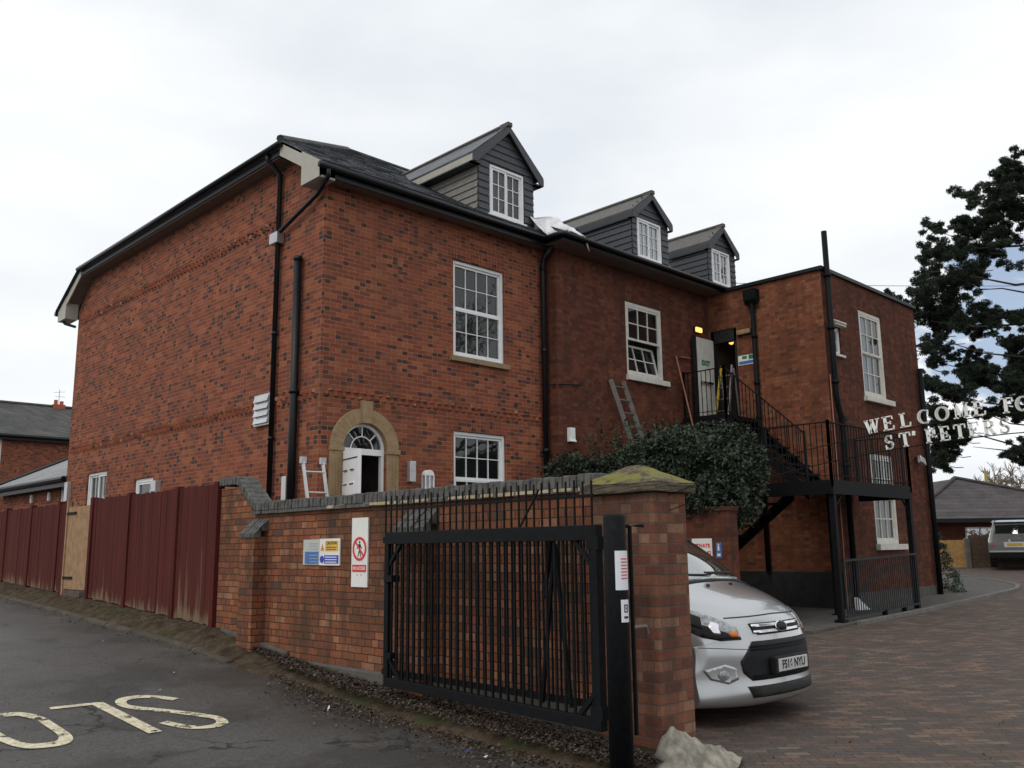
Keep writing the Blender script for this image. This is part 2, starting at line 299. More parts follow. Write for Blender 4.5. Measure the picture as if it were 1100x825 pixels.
# ------------------------------------------------------------------ mesh builder
def thing(name, label, cat, loc=(0, 0, 0), group=None, rz=0):
    o = bpy.data.objects.new(name, None); COL.objects.link(o); o.location = loc; o.rotation_euler = (0, 0, rz)
    o['label'] = label; o['category'] = cat; o.empty_display_size = .2
    if group: o['group'] = group
    bpy.context.view_layer.update()
    return o
def tag(o, label, cat, group=None):
    o['label'] = label; o['category'] = cat
    if group: o['group'] = group
    return o
class MB:
    def __init__(s): s.v = []; s.f = []; s.attr = None
    def face(s, pts):
        n = len(s.v); s.v += [tuple(p) for p in pts]; s.f.append(tuple(range(n, n + len(pts)))); return s
    def hexa(s, p):
        n = len(s.v); s.v += [tuple(q) for q in p]
        for f in ((0, 3, 2, 1), (4, 5, 6, 7), (0, 1, 5, 4), (1, 2, 6, 5), (2, 3, 7, 6), (3, 0, 4, 7)): s.f.append(tuple(n + i for i in f))
        return s
    def box(s, x0, x1, y0, y1, z0, z1):
        return s.hexa([(x0, y0, z0), (x1, y0, z0), (x1, y1, z0), (x0, y1, z0), (x0, y0, z1), (x1, y0, z1), (x1, y1, z1), (x0, y1, z1)])
    def prism(s, pts, d):      # polygon pts (3d) extruded by vector d
        n = len(s.v); k = len(pts); d = Vector(d)
        s.v += [tuple(p) for p in pts] + [tuple(Vector(p) + d) for p in pts]
        s.f.append(tuple(range(n, n + k))); s.f.append(tuple(range(n + 2 * k - 1, n + k - 1, -1)))
        for i in range(k): j = (i + 1) % k; s.f.append((n + i, n + k + i, n + k + j, n + j))
        return s
    def bar(s, a, b, w, h=None, up=(0, 0, 1)):
        h = h or w; a = Vector(a); b = Vector(b); d = (b - a).normalized(); up = Vector(up)
        if abs(d.dot(up)) > .98: up = Vector((1, 0, 0))
        x = d.cross(up).normalized() * w / 2; y = x.cross(d).normalized() * h / 2
        return s.hexa([a - x - y, a + x - y, a + x + y, a - x + y, b - x - y, b + x - y, b + x + y, b - x + y])
    def tube(s, pts, r, n=10, cap=True, radii=None):
        pts = [Vector(p) for p in pts]; base = len(s.v); prev = None
        for i, p in enumerate(pts):
            d = (pts[min(i + 1, len(pts) - 1)] - pts[max(i - 1, 0)]).normalized()
            if prev is None:
                x = d.cross(Vector((0, 0, 1)));
                if x.length < .1: x = d.cross(Vector((1, 0, 0)))
            else: x = prev - d * prev.dot(d)
            x.normalize(); prev = x; y = d.cross(x); rr = radii[i] if radii else r
            for k in range(n):
                a = 2 * math.pi * k / n; s.v.append(tuple(p + x * rr * math.cos(a) + y * rr * math.sin(a)))
        for i in range(len(pts) - 1):
            for k in range(n):
                k2 = (k + 1) % n; s.f.append((base + i * n + k, base + i * n + k2, base + (i + 1) * n + k2, base + (i + 1) * n + k))
        if cap: s.f.append(tuple(base + k for k in range(n - 1, -1, -1))); s.f.append(tuple(base + (len(pts) - 1) * n + k for k in range(n)))
        return s
    def build(s, name, mt, parent=None, smooth=False, bevel=0, kind=None, world=True, normals=True):
        me = bpy.data.meshes.new(name)
        if parent is not None and world and parent.matrix_world != Matrix.Identity(4):
            pm = parent.matrix_world.inverted(); vs = [tuple(pm @ Vector(p)) for p in s.v]
        else: vs = s.v
        me.from_pydata(vs, [], s.f); me.materials.append(MATS[mt])
        if s.attr:
            a = me.attributes.new('wear', 'FLOAT', 'POINT'); a.data.foreach_set('value', s.attr)
        if normals and len(s.f) < 40000:
            bm = bmesh.new(); bm.from_mesh(me); bmesh.ops.recalc_face_normals(bm, faces=bm.faces); bm.to_mesh(me); bm.free()
        if smooth:
            for p in me.polygons: p.use_smooth = True
        o = bpy.data.objects.new(name, me); COL.objects.link(o)
        if parent is not None: o.parent = parent; 
        if parent is not None and world: bpy.context.view_layer.update()
        if bevel:
            bv = o.modifiers.new('bevel', 'BEVEL'); bv.width = bevel; bv.segments = 2; bv.limit_method = 'ANGLE'
        if kind: o['kind'] = kind
        return o
class Face:      # a facade: a = along, o = outward, z
    def __init__(s, axis, c): s.axis = axis; s.c = c
    def P(s, a, o, z): return (a, s.c - o, z) if s.axis == 'v' else (s.c - o, a, z)
    def box(s, mb, a0, a1, o0, o1, z0, z1):
        p = s.P(a0, o0, z0); q = s.P(a1, o1, z1)
        return mb.box(min(p[0], q[0]), max(p[0], q[0]), min(p[1], q[1]), max(p[1], q[1]), z0, z1)
    def wall(s, mb, a0, a1, z0, z1, holes=(), depth=.11):
        As = sorted({a0, a1, *[h[0] for h in holes], *[h[1] for h in holes]}); Zs = sorted({z0, z1, *[h[2] for h in holes], *[h[3] for h in holes]})
        for i in range(len(As) - 1):
            for j in range(len(Zs) - 1):
                ca = (As[i] + As[i + 1]) / 2; cz = (Zs[j] + Zs[j + 1]) / 2
                if any(h[0] < ca < h[1] and h[2] < cz < h[3] for h in holes): continue
                mb.face([s.P(As[i], 0, Zs[j]), s.P(As[i + 1], 0, Zs[j]), s.P(As[i + 1], 0, Zs[j + 1]), s.P(As[i], 0, Zs[j + 1])])
        for h in holes:
            for (a, b) in (((h[0], h[2]), (h[1], h[2])), ((h[1], h[2]), (h[1], h[3])), ((h[1], h[3]), (h[0], h[3])), ((h[0], h[3]), (h[0], h[2]))):
                mb.face([s.P(a[0], 0, a[1]), s.P(b[0], 0, b[1]), s.P(b[0], -depth, b[1]), s.P(a[0], -depth, a[1])])
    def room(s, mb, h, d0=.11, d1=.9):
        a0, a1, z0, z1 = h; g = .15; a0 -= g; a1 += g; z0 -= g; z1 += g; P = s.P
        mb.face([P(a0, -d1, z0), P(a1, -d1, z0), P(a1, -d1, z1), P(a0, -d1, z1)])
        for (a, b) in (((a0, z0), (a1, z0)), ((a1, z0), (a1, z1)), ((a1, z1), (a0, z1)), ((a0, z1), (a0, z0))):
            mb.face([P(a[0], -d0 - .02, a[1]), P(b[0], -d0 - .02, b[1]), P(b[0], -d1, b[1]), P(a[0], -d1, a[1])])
def window(F, parent, h, cols=4, rows=(2, 2), split=.5, mt='upvc_white', glass='window_glass', fr=.06, out=-.04, sill=None, curtain=None, casements=0, arched=False, label=None, bars=.015):
    a0, a1, z0, z1 = h
    f = MB(); F.box(f, a0, a0 + fr, out - .07, out, z0, z1); F.box(f, a1 - fr, a1, out - .07, out, z0, z1)
    F.box(f, a0 + fr, a1 - fr, out - .07, out, z1 - fr, z1); F.box(f, a0 + fr, a1 - fr, out - .07, out, z0, z0 + fr)
    wn = f.build('window', mt, parent, bevel=.006)
    if label: wn['label'] = label
    A0, A1, Z0, Z1 = a0 + fr, a1 - fr, z0 + fr, z1 - fr
    if casements: cells = [(A0 + (A1 - A0) * i / casements, A0 + (A1 - A0) * (i + 1) / casements, Z0, Z1, cols // casements, rows[0]) for i in range(casements)]
    elif len(rows) == 2: zm = Z0 + (Z1 - Z0) * split; cells = [(A0, A1, Z0, zm, cols, rows[0]), (A0, A1, zm, Z1, cols, rows[1])]
    else: cells = [(A0, A1, Z0, Z1, cols, rows[0])]
    for k, (b0, b1, y0, y1, c, r) in enumerate(cells):
        s = MB(); w_ = .042; oo = out - .015 - (.02 if k else 0)
        F.box(s, b0, b0 + w_, oo - .045, oo, y0, y1); F.box(s, b1 - w_, b1, oo - .045, oo, y0, y1)
        F.box(s, b0 + w_, b1 - w_, oo - .045, oo, y0, y0 + w_); F.box(s, b0 + w_, b1 - w_, oo - .045, oo, y1 - w_, y1)
        for i in range(1, c): x = b0 + w_ + (b1 - b0 - 2 * w_) * i / c; F.box(s, x - bars / 2, x + bars / 2, oo - .035, oo - .01, y0 + w_, y1 - w_)
        for i in range(1, r): y = y0 + w_ + (y1 - y0 - 2 * w_) * i / r; F.box(s, b0 + w_, b1 - w_, oo - .036, oo - .012, y - bars / 2, y + bars / 2)
        s.build('sash', mt, wn)
        g = MB(); g.face([F.P(b0 + w_ / 2, oo - .03, y0 + w_ / 2), F.P(b1 - w_ / 2, oo - .03, y0 + w_ / 2), F.P(b1 - w_ / 2, oo - .03, y1 - w_ / 2), F.P(b0 + w_ / 2, oo - .03, y1 - w_ / 2)])
        g.build('pane', glass, wn)
    if sill:
        q = MB(); F.box(q, a0 - sill[1], a1 + sill[1], -.1, .07, z0 - sill[2], z0 - .002); q.build('sill', sill[0], wn, bevel=.008)
    if curtain:
        for (c0, c1, cm) in curtain:
            q = MB(); n = 24; x0 = a0 + (a1 - a0) * c0; x1 = a0 + (a1 - a0) * c1
            for i in range(n):
                xa = x0 + (x1 - x0) * i / n; xb = x0 + (x1 - x0) * (i + 1) / n; oa = -.22 + .025 * math.sin(i * 1.7); ob = -.22 + .025 * math.sin((i + 1) * 1.7)
                q.face([F.P(xa, oa, z0), F.P(xb, ob, z0), F.P(xb, ob, z1), F.P(xa, oa, z1)])
            q.build('curtain', cm, wn)
    return wn
def text_obj(name, s, size, mt, parent, origin, right, up, thick=.002, align='CENTER', bold=0.0, sx=1.0):
    cu = bpy.data.curves.new(name, 'FONT'); cu.body = s; cu.size = size; cu.extrude = thick; cu.align_x = align; cu.align_y = 'CENTER'; cu.offset = bold
    tmp = bpy.data.objects.new(name, cu); COL.objects.link(tmp); bpy.context.view_layer.update()
    me = bpy.data.meshes.new_from_object(tmp); bpy.data.objects.remove(tmp); bpy.data.curves.remove(cu)
    right = Vector(right).normalized(); up = Vector(up).normalized(); nrm = right.cross(up)
    M = Matrix((right * sx, up, nrm)).transposed().to_4x4(); M.translation = Vector(origin)
    if parent is not None: M = parent.matrix_world.inverted() @ M
    me.transform(M); me.materials.clear(); me.materials.append(MATS[mt])
    o = bpy.data.objects.new(name, me); COL.objects.link(o); o.parent = parent; return o

# ------------------------------------------------------------------ ground
def road(v): return float(np.interp(v, [3, 4, 7.5, 11, 15.5, 20.5, 40, 80], [0, .05, .14, .42, .65, .88, 1.5, 1.9]))
def pav(v): return float(np.interp(v, [3.5, 4.2, 7.5, 10, 11, 15.5, 20.5, 40, 80], [.06, .14, .25, .44, .60, .82, 1.02, 1.65, 2.0]))
def sm(x): x = max(0, min(1, x)); return x * x * (3 - 2 * x)
def yard(u, v):
    return float(np.interp(u, [8, 23, 60], [0, .3, .8])) + .85 * sm((v - 9.6) / 2.0) * (1 - sm((u - 11.5) / 1.3))
def H(u, v):
    k = sm((u - 5.62) / .22) if v > 4 else sm((u - 4.5) / 1.4)
    return road(v) * (1 - k) + yard(u, v) * k
us = sorted({-400, -200, -100, -60, -40, -25, -15, -10, *[round(-8 + .5 * i, 3) for i in range(26)], *[round(5 + .1 * i, 3) for i in range(13)], *[round(6.5 + .5 * i, 3) for i in range(50)], 34, 38, 42, 46, 50, 60, 80, 120, 200, 400, 700})
vs = sorted({-400, -200, -100, -60, -40, -25, -15, -10, -6, *[round(-4 + .5 * i, 3) for i in range(60)], 28, 32, 36, 40, 45, 50, 60, 80, 120, 200, 400, 700})
g = MB(); ny = len(vs)
g.v = [(u, v, H(u, v)) for u in us for v in vs]
g.f = [(i * ny + j, (i + 1) * ny + j, (i + 1) * ny + j + 1, i * ny + j + 1) for i in range(len(us) - 1) for j in range(ny - 1)]
g.build('ground', 'asphalt', kind='structure', smooth=True)
d = MB()
for i in range(len(us) - 1):
    for j in range(ny - 1):
        u0, u1, v0, v1 = us[i], us[i + 1], vs[j], vs[j + 1]
        if u0 >= 5.3 and u1 <= 46 and v0 >= -25 and (v1 <= 9.0 or (v1 <= 25 and u0 >= 24)):
            if u0 < 5.85 and v1 > 4.0: continue
            d.face([(a, b, H(a, b) + .004) for a, b in ((u0, v0), (u1, v0), (u1, v1), (u0, v1))])
bmx = d.build('driveway', 'paving', kind='structure', smooth=True)
# verge strip and kerb along the boundary
vg = MB(); kb = MB(); va = [4.0 + .25 * i for i in range(120)]
def ku(v): return 5.22 if v > 9 else 5.22 - .25 * sm((9 - v) / 4)
for a, b in zip(va[:-1], va[1:]):
    ja = .02 * math.sin(a * 7.3); jb = .02 * math.sin(b * 7.3)
    prf = [(-.14, 0, -.01), (.0, .26, .0), (.12, .50, .02), (.26, .85, .015), (.41, 1.0, .02)]
    def vp_(v, k, j): du, f_, dz = prf[k]; return (ku(v) + du + (j if k < 2 else 0) if k < 4 else 5.63, v, road(v) * (1 - f_) + pav(v) * f_ + dz + (.02 * math.sin(v * 5 + k * 2) * math.sin(v * 2.3 + k) if 0 < k < 4 else 0))
    for k in range(4): vg.face([vp_(a, k, ja), vp_(a, k + 1, ja), vp_(b, k + 1, jb), vp_(b, k, jb)])
vg.build('verge', 'verge_soil', kind='structure', smooth=False)
for i in range(26):
    a = 9.9 + i * .92; b = a + .905
    kb.hexa([(5.08, a, road(a) - .05), (5.2, a, road(a) - .05), (5.2, b, road(b) - .05), (5.08, b, road(b) - .05), (5.11, a, road(a) * .75 + pav(a) * .25 + .008 * math.sin(i * 2.1)), (5.2, a, road(a) * .7 + pav(a) * .3), (5.2, b, road(b) * .7 + pav(b) * .3), (5.11, b, road(b) * .75 + pav(b) * .25 + .008 * math.sin(i * 1.3))])
kb.build('kerb', 'kerb_stone', kind='structure', bevel=.015)
# raised pavement by the flat-roofed block
pp = [(14.2, 7.45), (15.9, 7.5), (19.1, 7.5), (20.0, 7.55), (21.5, 7.6), (23.3, 7.7), (25.2, 7.83), (26.3, 8.0), (27.6, 8.4), (28.6, 8.9), (30, 9.8), (31.2, 10.7), (32.1, 11.9), (32.5, 14), (24, 14), (14.2, 14)]
pm_ = MB(); pm_.prism([(a, b, yard(a, b) + .0) for a, b in pp], (0, 0, .05)); pm_.build('pavement', 'concrete', kind='structure')
kk = MB()
for (a, b) in zip(pp[1:12], pp[2:13]):
    kk.bar((a[0], a[1] - .03, yard(*a) + .02), (b[0], b[1] - .03, yard(*b) + .02), .11, .10)
kk.build('pavement_kerb', 'pale_kerb', kind='structure')

# road marking SLOW, rotated to face traffic coming the other way
def stroke(mb, pts, wd):
    pts = [Vector((p[0], p[1])) for p in pts]; L = []; Rr = []
    for i, p in enumerate(pts):
        d_ = (pts[min(i + 1, len(pts) - 1)] - pts[max(i - 1, 0)]).normalized(); n_ = Vector((-d_.y, d_.x)) * wd[i] / 2
        L.append(p + n_); Rr.append(p - n_)
    for i in range(len(pts) - 1):
        q = [L[i], L[i + 1], Rr[i + 1], Rr[i]]; mb.face([(p.x, p.y, H(p.x, p.y) + .007) for p in q])
def dense(pts, k=6):
    out = []
    for a, b in zip(pts[:-1], pts[1:]):
        for i in range(k): out.append((a[0] + (b[0] - a[0]) * i / k, a[1] + (b[1] - a[1]) * i / k))
    return out + [pts[-1]]
def catmull(pts, k=6):
    out = []; P_ = [pts[0]] + list(pts) + [pts[-1]]
    for i in range(1, len(P_) - 2):
        for s_ in range(k):
            t_ = s_ / k; q = []
            for c in range(2):
                a, b, c2, d2 = (P_[i + j][c] for j in (-1, 0, 1, 2)); q.append(.5 * (2 * b + (c2 - a) * t_ + (2 * a - 5 * b + 4 * c2 - d2) * t_ ** 2 + (3 * b - a - 3 * c2 + d2) * t_ ** 3))
            out.append(tuple(q))
    return out + [pts[-1]]
for nm, lb, pts, cur, wv, wh in (
    ('S', 'faded cream letter S painted on the road, rightmost of the word', [(3.91, 8.54), (3.81, 8.71), (3.69, 8.81), (3.56, 8.81), (3.47, 8.72), (3.44, 8.55), (3.50, 8.40), (3.69, 8.13), (3.86, 7.83), (3.91, 7.68), (3.87, 7.53), (3.76, 7.46), (3.64, 7.50), (3.55, 7.62), (3.48, 7.82)], True, .085, .12),
    ('L', 'cream letter L painted upside down on the road, second from the right', None, False, .1, .1),
    ('O', 'worn cream letter O painted on the road, left of the L', [(2.48, 8.77), (2.62, 8.72), (2.70, 8.5), (2.71, 8.2), (2.70, 7.85), (2.63, 7.68), (2.51, 7.65), (2.38, 7.72), (2.31, 7.95), (2.29, 8.25), (2.31, 8.55), (2.38, 8.72), (2.48, 8.77)], True, .085, .14),
    ('W', 'worn cream letter W painted on the road at the left edge', [(2.28, 8.80), (2.10, 7.62), (1.95, 8.5), (1.80, 7.62), (1.62, 8.80)], False, .075, .1)):
    q = MB()
    if nm == 'L':
        stroke(q, dense([(3.275, 8.80), (3.30, 7.55)]), [.115] * 9); stroke(q, dense([(3.225, 8.765), (2.88, 8.79)]), [.085] * 9)
    else:
        p_ = catmull(pts) if cur else dense(pts)
        ws = []
        for i in range(len(p_)):
            a = Vector(p_[max(i - 1, 0)]); b = Vector(p_[min(i + 1, len(p_) - 1)]); dd = (b - a).normalized(); ws.append(wv + (wh - wv) * abs(dd.x))
        stroke(q, p_, ws)
    o = q.build('road_marking', 'road_paint', kind='structure'); tag(o, lb, 'road marking', 'letters of SLOW painted on the road')

# ------------------------------------------------------------------ MAIN HOUSE
U0, V0, V1, UJ, VM, UE, VE = 7.645, 12.115, 23.38, 12.85, 11.80, 18.32, 8.86
house = thing('brick_house', 'large new red brick house block with slate roof, arched doorway and one dormer', 'house', (U0, V0, 0))
FL = Face('u', U0); FF = Face('v', V0)
mR = .6
def zr(v): return 7.72 + mR * (v - 11.78)
w1 = (10.42, 11.72, 5.03, 6.86); w2 = (10.43, 11.72, 1.95, 3.66)
door_h = (8.08, 8.94, .9, 3.64)
wa = (20.8, 22.0, 2.2, 3.40); wb_ = (18.28, 19.23, 2.35, 3.10)
mb = MB(); FF.wall(mb, U0, UJ, -.2, 7.62, [w1, w2, door_h])
FL.wall(mb, V0, V1, -.2, 7.0, [wa, wb_])
mb.face([(U0, V0, 7.0), (U0, V1, 7.0), (U0, V1, 7.62), (U0, 22.5, 8.36), (U0, 13.12, 8.36), (U0, V0, 7.70)])
mb.face([(U0, V1, -.2), (20, V1, -.2), (20, V1, 7.6), (U0, V1, 7.6)])
mb.build('wall', 'new_brick', house)
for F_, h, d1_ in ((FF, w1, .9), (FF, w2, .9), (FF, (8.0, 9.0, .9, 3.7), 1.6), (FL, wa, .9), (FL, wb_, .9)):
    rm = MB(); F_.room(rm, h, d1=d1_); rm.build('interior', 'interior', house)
# dog-tooth brick bands
def band(F, a0, a1, z, parent, zigzag=True):
    q = MB(); n = int((a1 - a0) / .16)
    for i in range(n):
        a = a0 + i * .16
        q.prism([F.P(a + .03, 0, z), F.P(a + .14, 0, z), F.P(a + .085, .045, z)], (0, 0, .07))
        q.prism([F.P(a - .05, 0, z - .09), F.P(a + .06, 0, z - .09), F.P(a + .005, .045, z - .09)], (0, 0, .07))
    return q.build('brick_band', 'new_brick', parent)
band(FF, U0 + .12, UJ - .1, 4.10, house); band(FL, V0 + .12, V1 - .1, 4.07, house); band(FL, 13.6, V1 - .1, 7.3, house)
# soldier lintels are read from a darker line above windows
for F_, h in ((FF, w1), (FF, w2), (FL, wa), (FL, wb_)):
    ln = MB()
    for i in range(int((h[1] - h[0] + .2) / .078)):
        a = h[0] - .1 + i * .078; F_.box(ln, a, a + .066, -.01, .006, h[3] + .012, h[3] + .225)
    ln.build('lintel', 'new_brick', house)
window(FF, house, w1, 4, (2, 2), .5, sill=('sill_stone', .09, .10), label='upper sash window with stone sill')
window(FF, house, w2, 4, (2, 2), .5, sill=('sill_stone', .09, .10), label='ground floor sash window')
window(FL, house, wa, 4, (2,), casements=2)
window(FL, house, wb_, 1, (1,), fr=.08)
# arched stone surround
cx, cz, ro, ri = 8.51, 3.19, .675, .435
st = MB()
def arc(r, n=20): return [(cx + r * math.cos(math.pi * i / n), cz + r * math.sin(math.pi * i / n)) for i in range(n + 1)]
A_, B_ = arc(ro), arc(ri)
for i in range(20):
    st.hexa([FF.P(B_[i][0], -.12, B_[i][1]), FF.P(A_[i][0], -.12, A_[i][1]), FF.P(A_[i + 1][0], -.12, A_[i + 1][1]), FF.P(B_[i + 1][0], -.12, B_[i + 1][1]),
             FF.P(B_[i][0], .05, B_[i][1]), FF.P(A_[i][0], .05, A_[i][1]), FF.P(A_[i + 1][0], .05, A_[i + 1][1]), FF.P(B_[i + 1][0], .05, B_[i + 1][1])])
for s_ in (-1, 1):
    a, b = sorted((cx + s_ * ri, cx + s_ * ro))
    FF.box(st, a, b, -.12, .045, .85, cz - .05); FF.box(st, a - .012, b + .012, -.12, .07, cz - .05, cz + .02)
    for k in range(3): FF.box(st, a + .05 + k * .06, a + .075 + k * .06, .045, .055, 1.1, cz - .15)
st.prism([FF.P(cx - .085, .08, cz + ri - .01), FF.P(cx + .085, .08, cz + ri - .01), FF.P(cx + .11, .08, cz + ro + .12), FF.P(cx - .11, .08, cz + ro + .12)], (0, .1, 0))
st.build('stone_surround', 'sandstone', house, bevel=.006)
fr = MB(); zt = 3.13
FF.box(fr, cx - ri, cx - ri + .06, -.12, -.05, .9, cz); FF.box(fr, cx + ri - .06, cx + ri, -.12, -.05, .9, cz); FF.box(fr, cx - ri, cx + ri, -.125, -.045, zt - .02, zt + .08)
C_, D_ = arc(ri), arc(ri - .05)
for i in range(20):
    fr.hexa([FF.P(D_[i][0], -.12, D_[i][1]), FF.P(C_[i][0], -.12, C_[i][1]), FF.P(C_[i + 1][0], -.12, C_[i + 1][1]), FF.P(D_[i + 1][0], -.12, D_[i + 1][1]),
             FF.P(D_[i][0], -.05, D_[i][1]), FF.P(C_[i][0], -.05, C_[i][1]), FF.P(C_[i + 1][0], -.05, C_[i + 1][1]), FF.P(D_[i + 1][0], -.05, D_[i + 1][1])])
frame = fr.build('door_frame', 'upvc_white', house)
fb = MB(); r2 = arc(.22, 14)
fb.tube([FF.P(x, -.075, z) for x, z in r2], .011, 6)
for ang in (45, 90, 135): fb.tube([FF.P(cx + .22 * math.cos(R(ang)), -.075, cz + .22 * math.sin(R(ang))), FF.P(cx + ri * math.cos(R(ang)), -.075, cz + ri * math.sin(R(ang)))], .011, 6)
fb.build('fanlight_bars', 'upvc_white', frame)
fg = MB(); fg.face([FF.P(x, -.085, z) for x, z in arc(ri - .02)]); fg.build('fanlight_pane', 'window_glass', frame)
# door leaf, opened outwards on its left hinge
dl = MB(); hx = Vector((cx - ri + .06, V0 + .03)); ang = R(-103); dv = Vector((math.cos(ang), math.sin(ang))); dnr = Vector((dv.y, -dv.x)); LW = .76
def DP(a, o, z): q = hx + dv * a + dnr * o; return (q.x, q.y, z)
def dbox(mb, a0, a1, o0, o1, z0, z1): mb.hexa([DP(a0, o0, z0), DP(a1, o0, z0), DP(a1, o1, z0), DP(a0, o1, z0), DP(a0, o0, z1), DP(a1, o0, z1), DP(a1, o1, z1), DP(a0, o1, z1)])
dbox(dl, 0, LW, 0, .045, 1.0, zt - .02); door = dl.build('door', 'upvc_white', house, bevel=.005)
dpn = MB()
for (z0, z1) in ((1.2, 1.75), (1.85, 2.3), (2.42, 2.62)):
    for (a0, a1) in ((.1, .32), (.38, .6)): dbox(dpn, a0, a1, .045, .058, z0, z1)
dpn.build('door_panels', 'upvc_white', door, bevel=.01)
dpf = MB()
for z in (2.36, 2.58, 2.80):
    for a in (.15, .42): dbox(dpf, a, a + .16, .06, .064, z, z + .018)
dbox(dpf, .06, .70, .046, .050, 2.98, 3.0)
dpf.build('door_grooves', 'faded_iron', door)
hh = MB(); hh.tube([DP(LW - .06, .05, 2.0), DP(LW - .06, .1, 2.0), DP(LW - .16, .1, 2.0)], .012, 8); hh.build('door_handle', 'chrome', door)
# roof of the main house
rf = MB(); ug, zf = 7.33, 8.50; vk0, vk1 = 13.08, 22.5
apex0 = (11.8, 17.75, zr(17.75)); apex1 = (20.5, 17.75, zr(17.75))
def up(p, d=.05): return (p[0], p[1], p[2] + d)
# front slope as real slate courses
slope = [(ug, 11.75, zr(11.75)), (UJ + .0, 11.75, zr(11.75)), (UJ + .0, 17.75, zr(17.75)), apex0, (ug, vk0, zr(vk0))]
rf.prism([up(p) for p in slope], (0, 0, -.06))
rf.prism([up(p) for p in ((ug, vk0, zr(vk0)), apex0, (ug, vk1, zf))], (0, 0, -.06))
rf.prism([up(p) for p in ((ug, vk1, zf), apex0, (UJ, 17.75, zr(17.75)), (UJ, 24.0, 7.6), (ug, 24.0, 7.6))], (0, 0, -.06))
rf.prism([up(p) for p in ((UJ, 14.3, zr(14.3)), (14.1, 14.3, zr(14.3)), (14.1, 17.75, zr(17.75)), (UJ, 17.75, zr(17.75)))], (0, 0, -.06)); rf.prism([up(p) for p in ((UJ, 17.75, zr(17.75)), (14.1, 17.75, zr(17.75)), (14.1, 22, 8.7), (UJ, 22, 8.7))], (0, 0, -.06))
roof = rf.build('roof', 'slate', house)
sl = MB(); rs = random.Random(3)
for k in range(48):
    v = 11.74 + k * .125; z = zr(v) + .052; u = ug + (0.0 if k % 2 else .12)
    ul = ug if v < vk0 else ug + (v - vk0) / (17.75 - vk0) * (11.8 - ug)
    u = ul + rs.random() * .1
    while u < 12.8:
        e = min(u + .245 + rs.random() * .01, 12.84); t_ = .006 + rs.random() * .008
        sl.hexa([(u, v, z), (e, v, z), (e, v + .15, z + .15 * mR), (u, v + .15, z + .15 * mR), (u, v - .004, z + t_), (e, v - .004, z + t_), (e, v + .15, z + .15 * mR + .003), (u, v + .15, z + .15 * mR + .003)])
        u = e + .006
sl.build('slates', 'slate', roof, normals=False)
hp = MB(); hp.tube([(ug, vk0, zr(vk0) + .07), (apex0[0], apex0[1], apex0[2] + .07)], .07, 8); hp.tube([(apex0[0], 17.75, apex0[2] + .05), (14.1, 17.75, apex0[2] + .05)], .07, 8); hp.build('ridge_tiles', 'dark_slate', roof)
# fascias, soffits, gutters
fs = MB(); fs.box(ug, UJ - .05, 11.80, 11.83, 7.52, 7.74); fs.box(ug + .01, ug + .04, vk0, vk1, 8.28, 8.50); fs.build('fascia', 'black_plastic', house)
sf = MB(); sf.box(ug + .05, UJ - .05, 11.83, V0 + .01, 7.56, 7.585); sf.box(ug + .04, U0 + .01, vk0 + .1, vk1, 8.26, 8.29)
sf.hexa([(ug + .04, vk1, 8.26), (U0 + .01, vk1, 8.26), (U0 + .01, 23.9, 7.5), (ug + .04, 23.9, 7.5), (ug + .04, vk1, 8.28), (U0 + .01, vk1, 8.28), (U0 + .01, 23.9, 7.52), (ug + .04, 23.9, 7.52)])
sf.build('soffit', 'soffit_brown', house)
gu = MB(); gu.tube([(ug - .05, 11.735, 7.66), (UJ - .1, 11.735, 7.66)], .052, 10); gu.build('gutter', 'black_plastic', house, smooth=True)
gu = MB(); gu.tube([(ug - .055, vk0 - .1, 8.44), (ug - .055, vk1 + .1, 8.44)], .052, 10); gu.build('gutter', 'black_plastic', house, smooth=True)
def barge(v0, v1, z0, z1, ve, sgn):
    q = MB(); d_ = .24
    q.prism([(ug, v0, z0 + .03), (ug, v1, z1 + .03), (ug, v1, z1 - d_), (ug, v0, z0 - d_)], (.03, 0, 0))
    b_ = v1 + sgn * .02; q.prism([(ug - .006, v1 + sgn * .0, z1 + .03), (ug - .006, v1 - sgn * .55, z1 + .03 + (z0 - z1) * .55 / abs(v1 - v0)), (ug - .006, v1 - sgn * .55, z1 - .25), (ug - .006, v1, z1 - .25)], (.30, 0, 0))
    return q.build('bargeboard', 'cream_board', house)
barge(vk0, 11.80, zr(vk0), zr(11.80), 11.8, -1); barge(vk1, 23.95, zf, 7.62, 23.95, 1)
gt = MB(); gt.tube([(ug - .02, vk1, 8.50), (ug - .02, 24.0, 7.66)], .045, 6); gt.tube([(ug - .05, 24.05, 7.6), (ug + .6, 24.05, 7.6)], .06, 8); gt.tube([(ug + .1, 24.05, 7.5), (ug + .1, 23.7, 7.3), (U0 - .05, 23.44, 7.2)], .035, 8); gt.build('gutter', 'black_plastic', house)
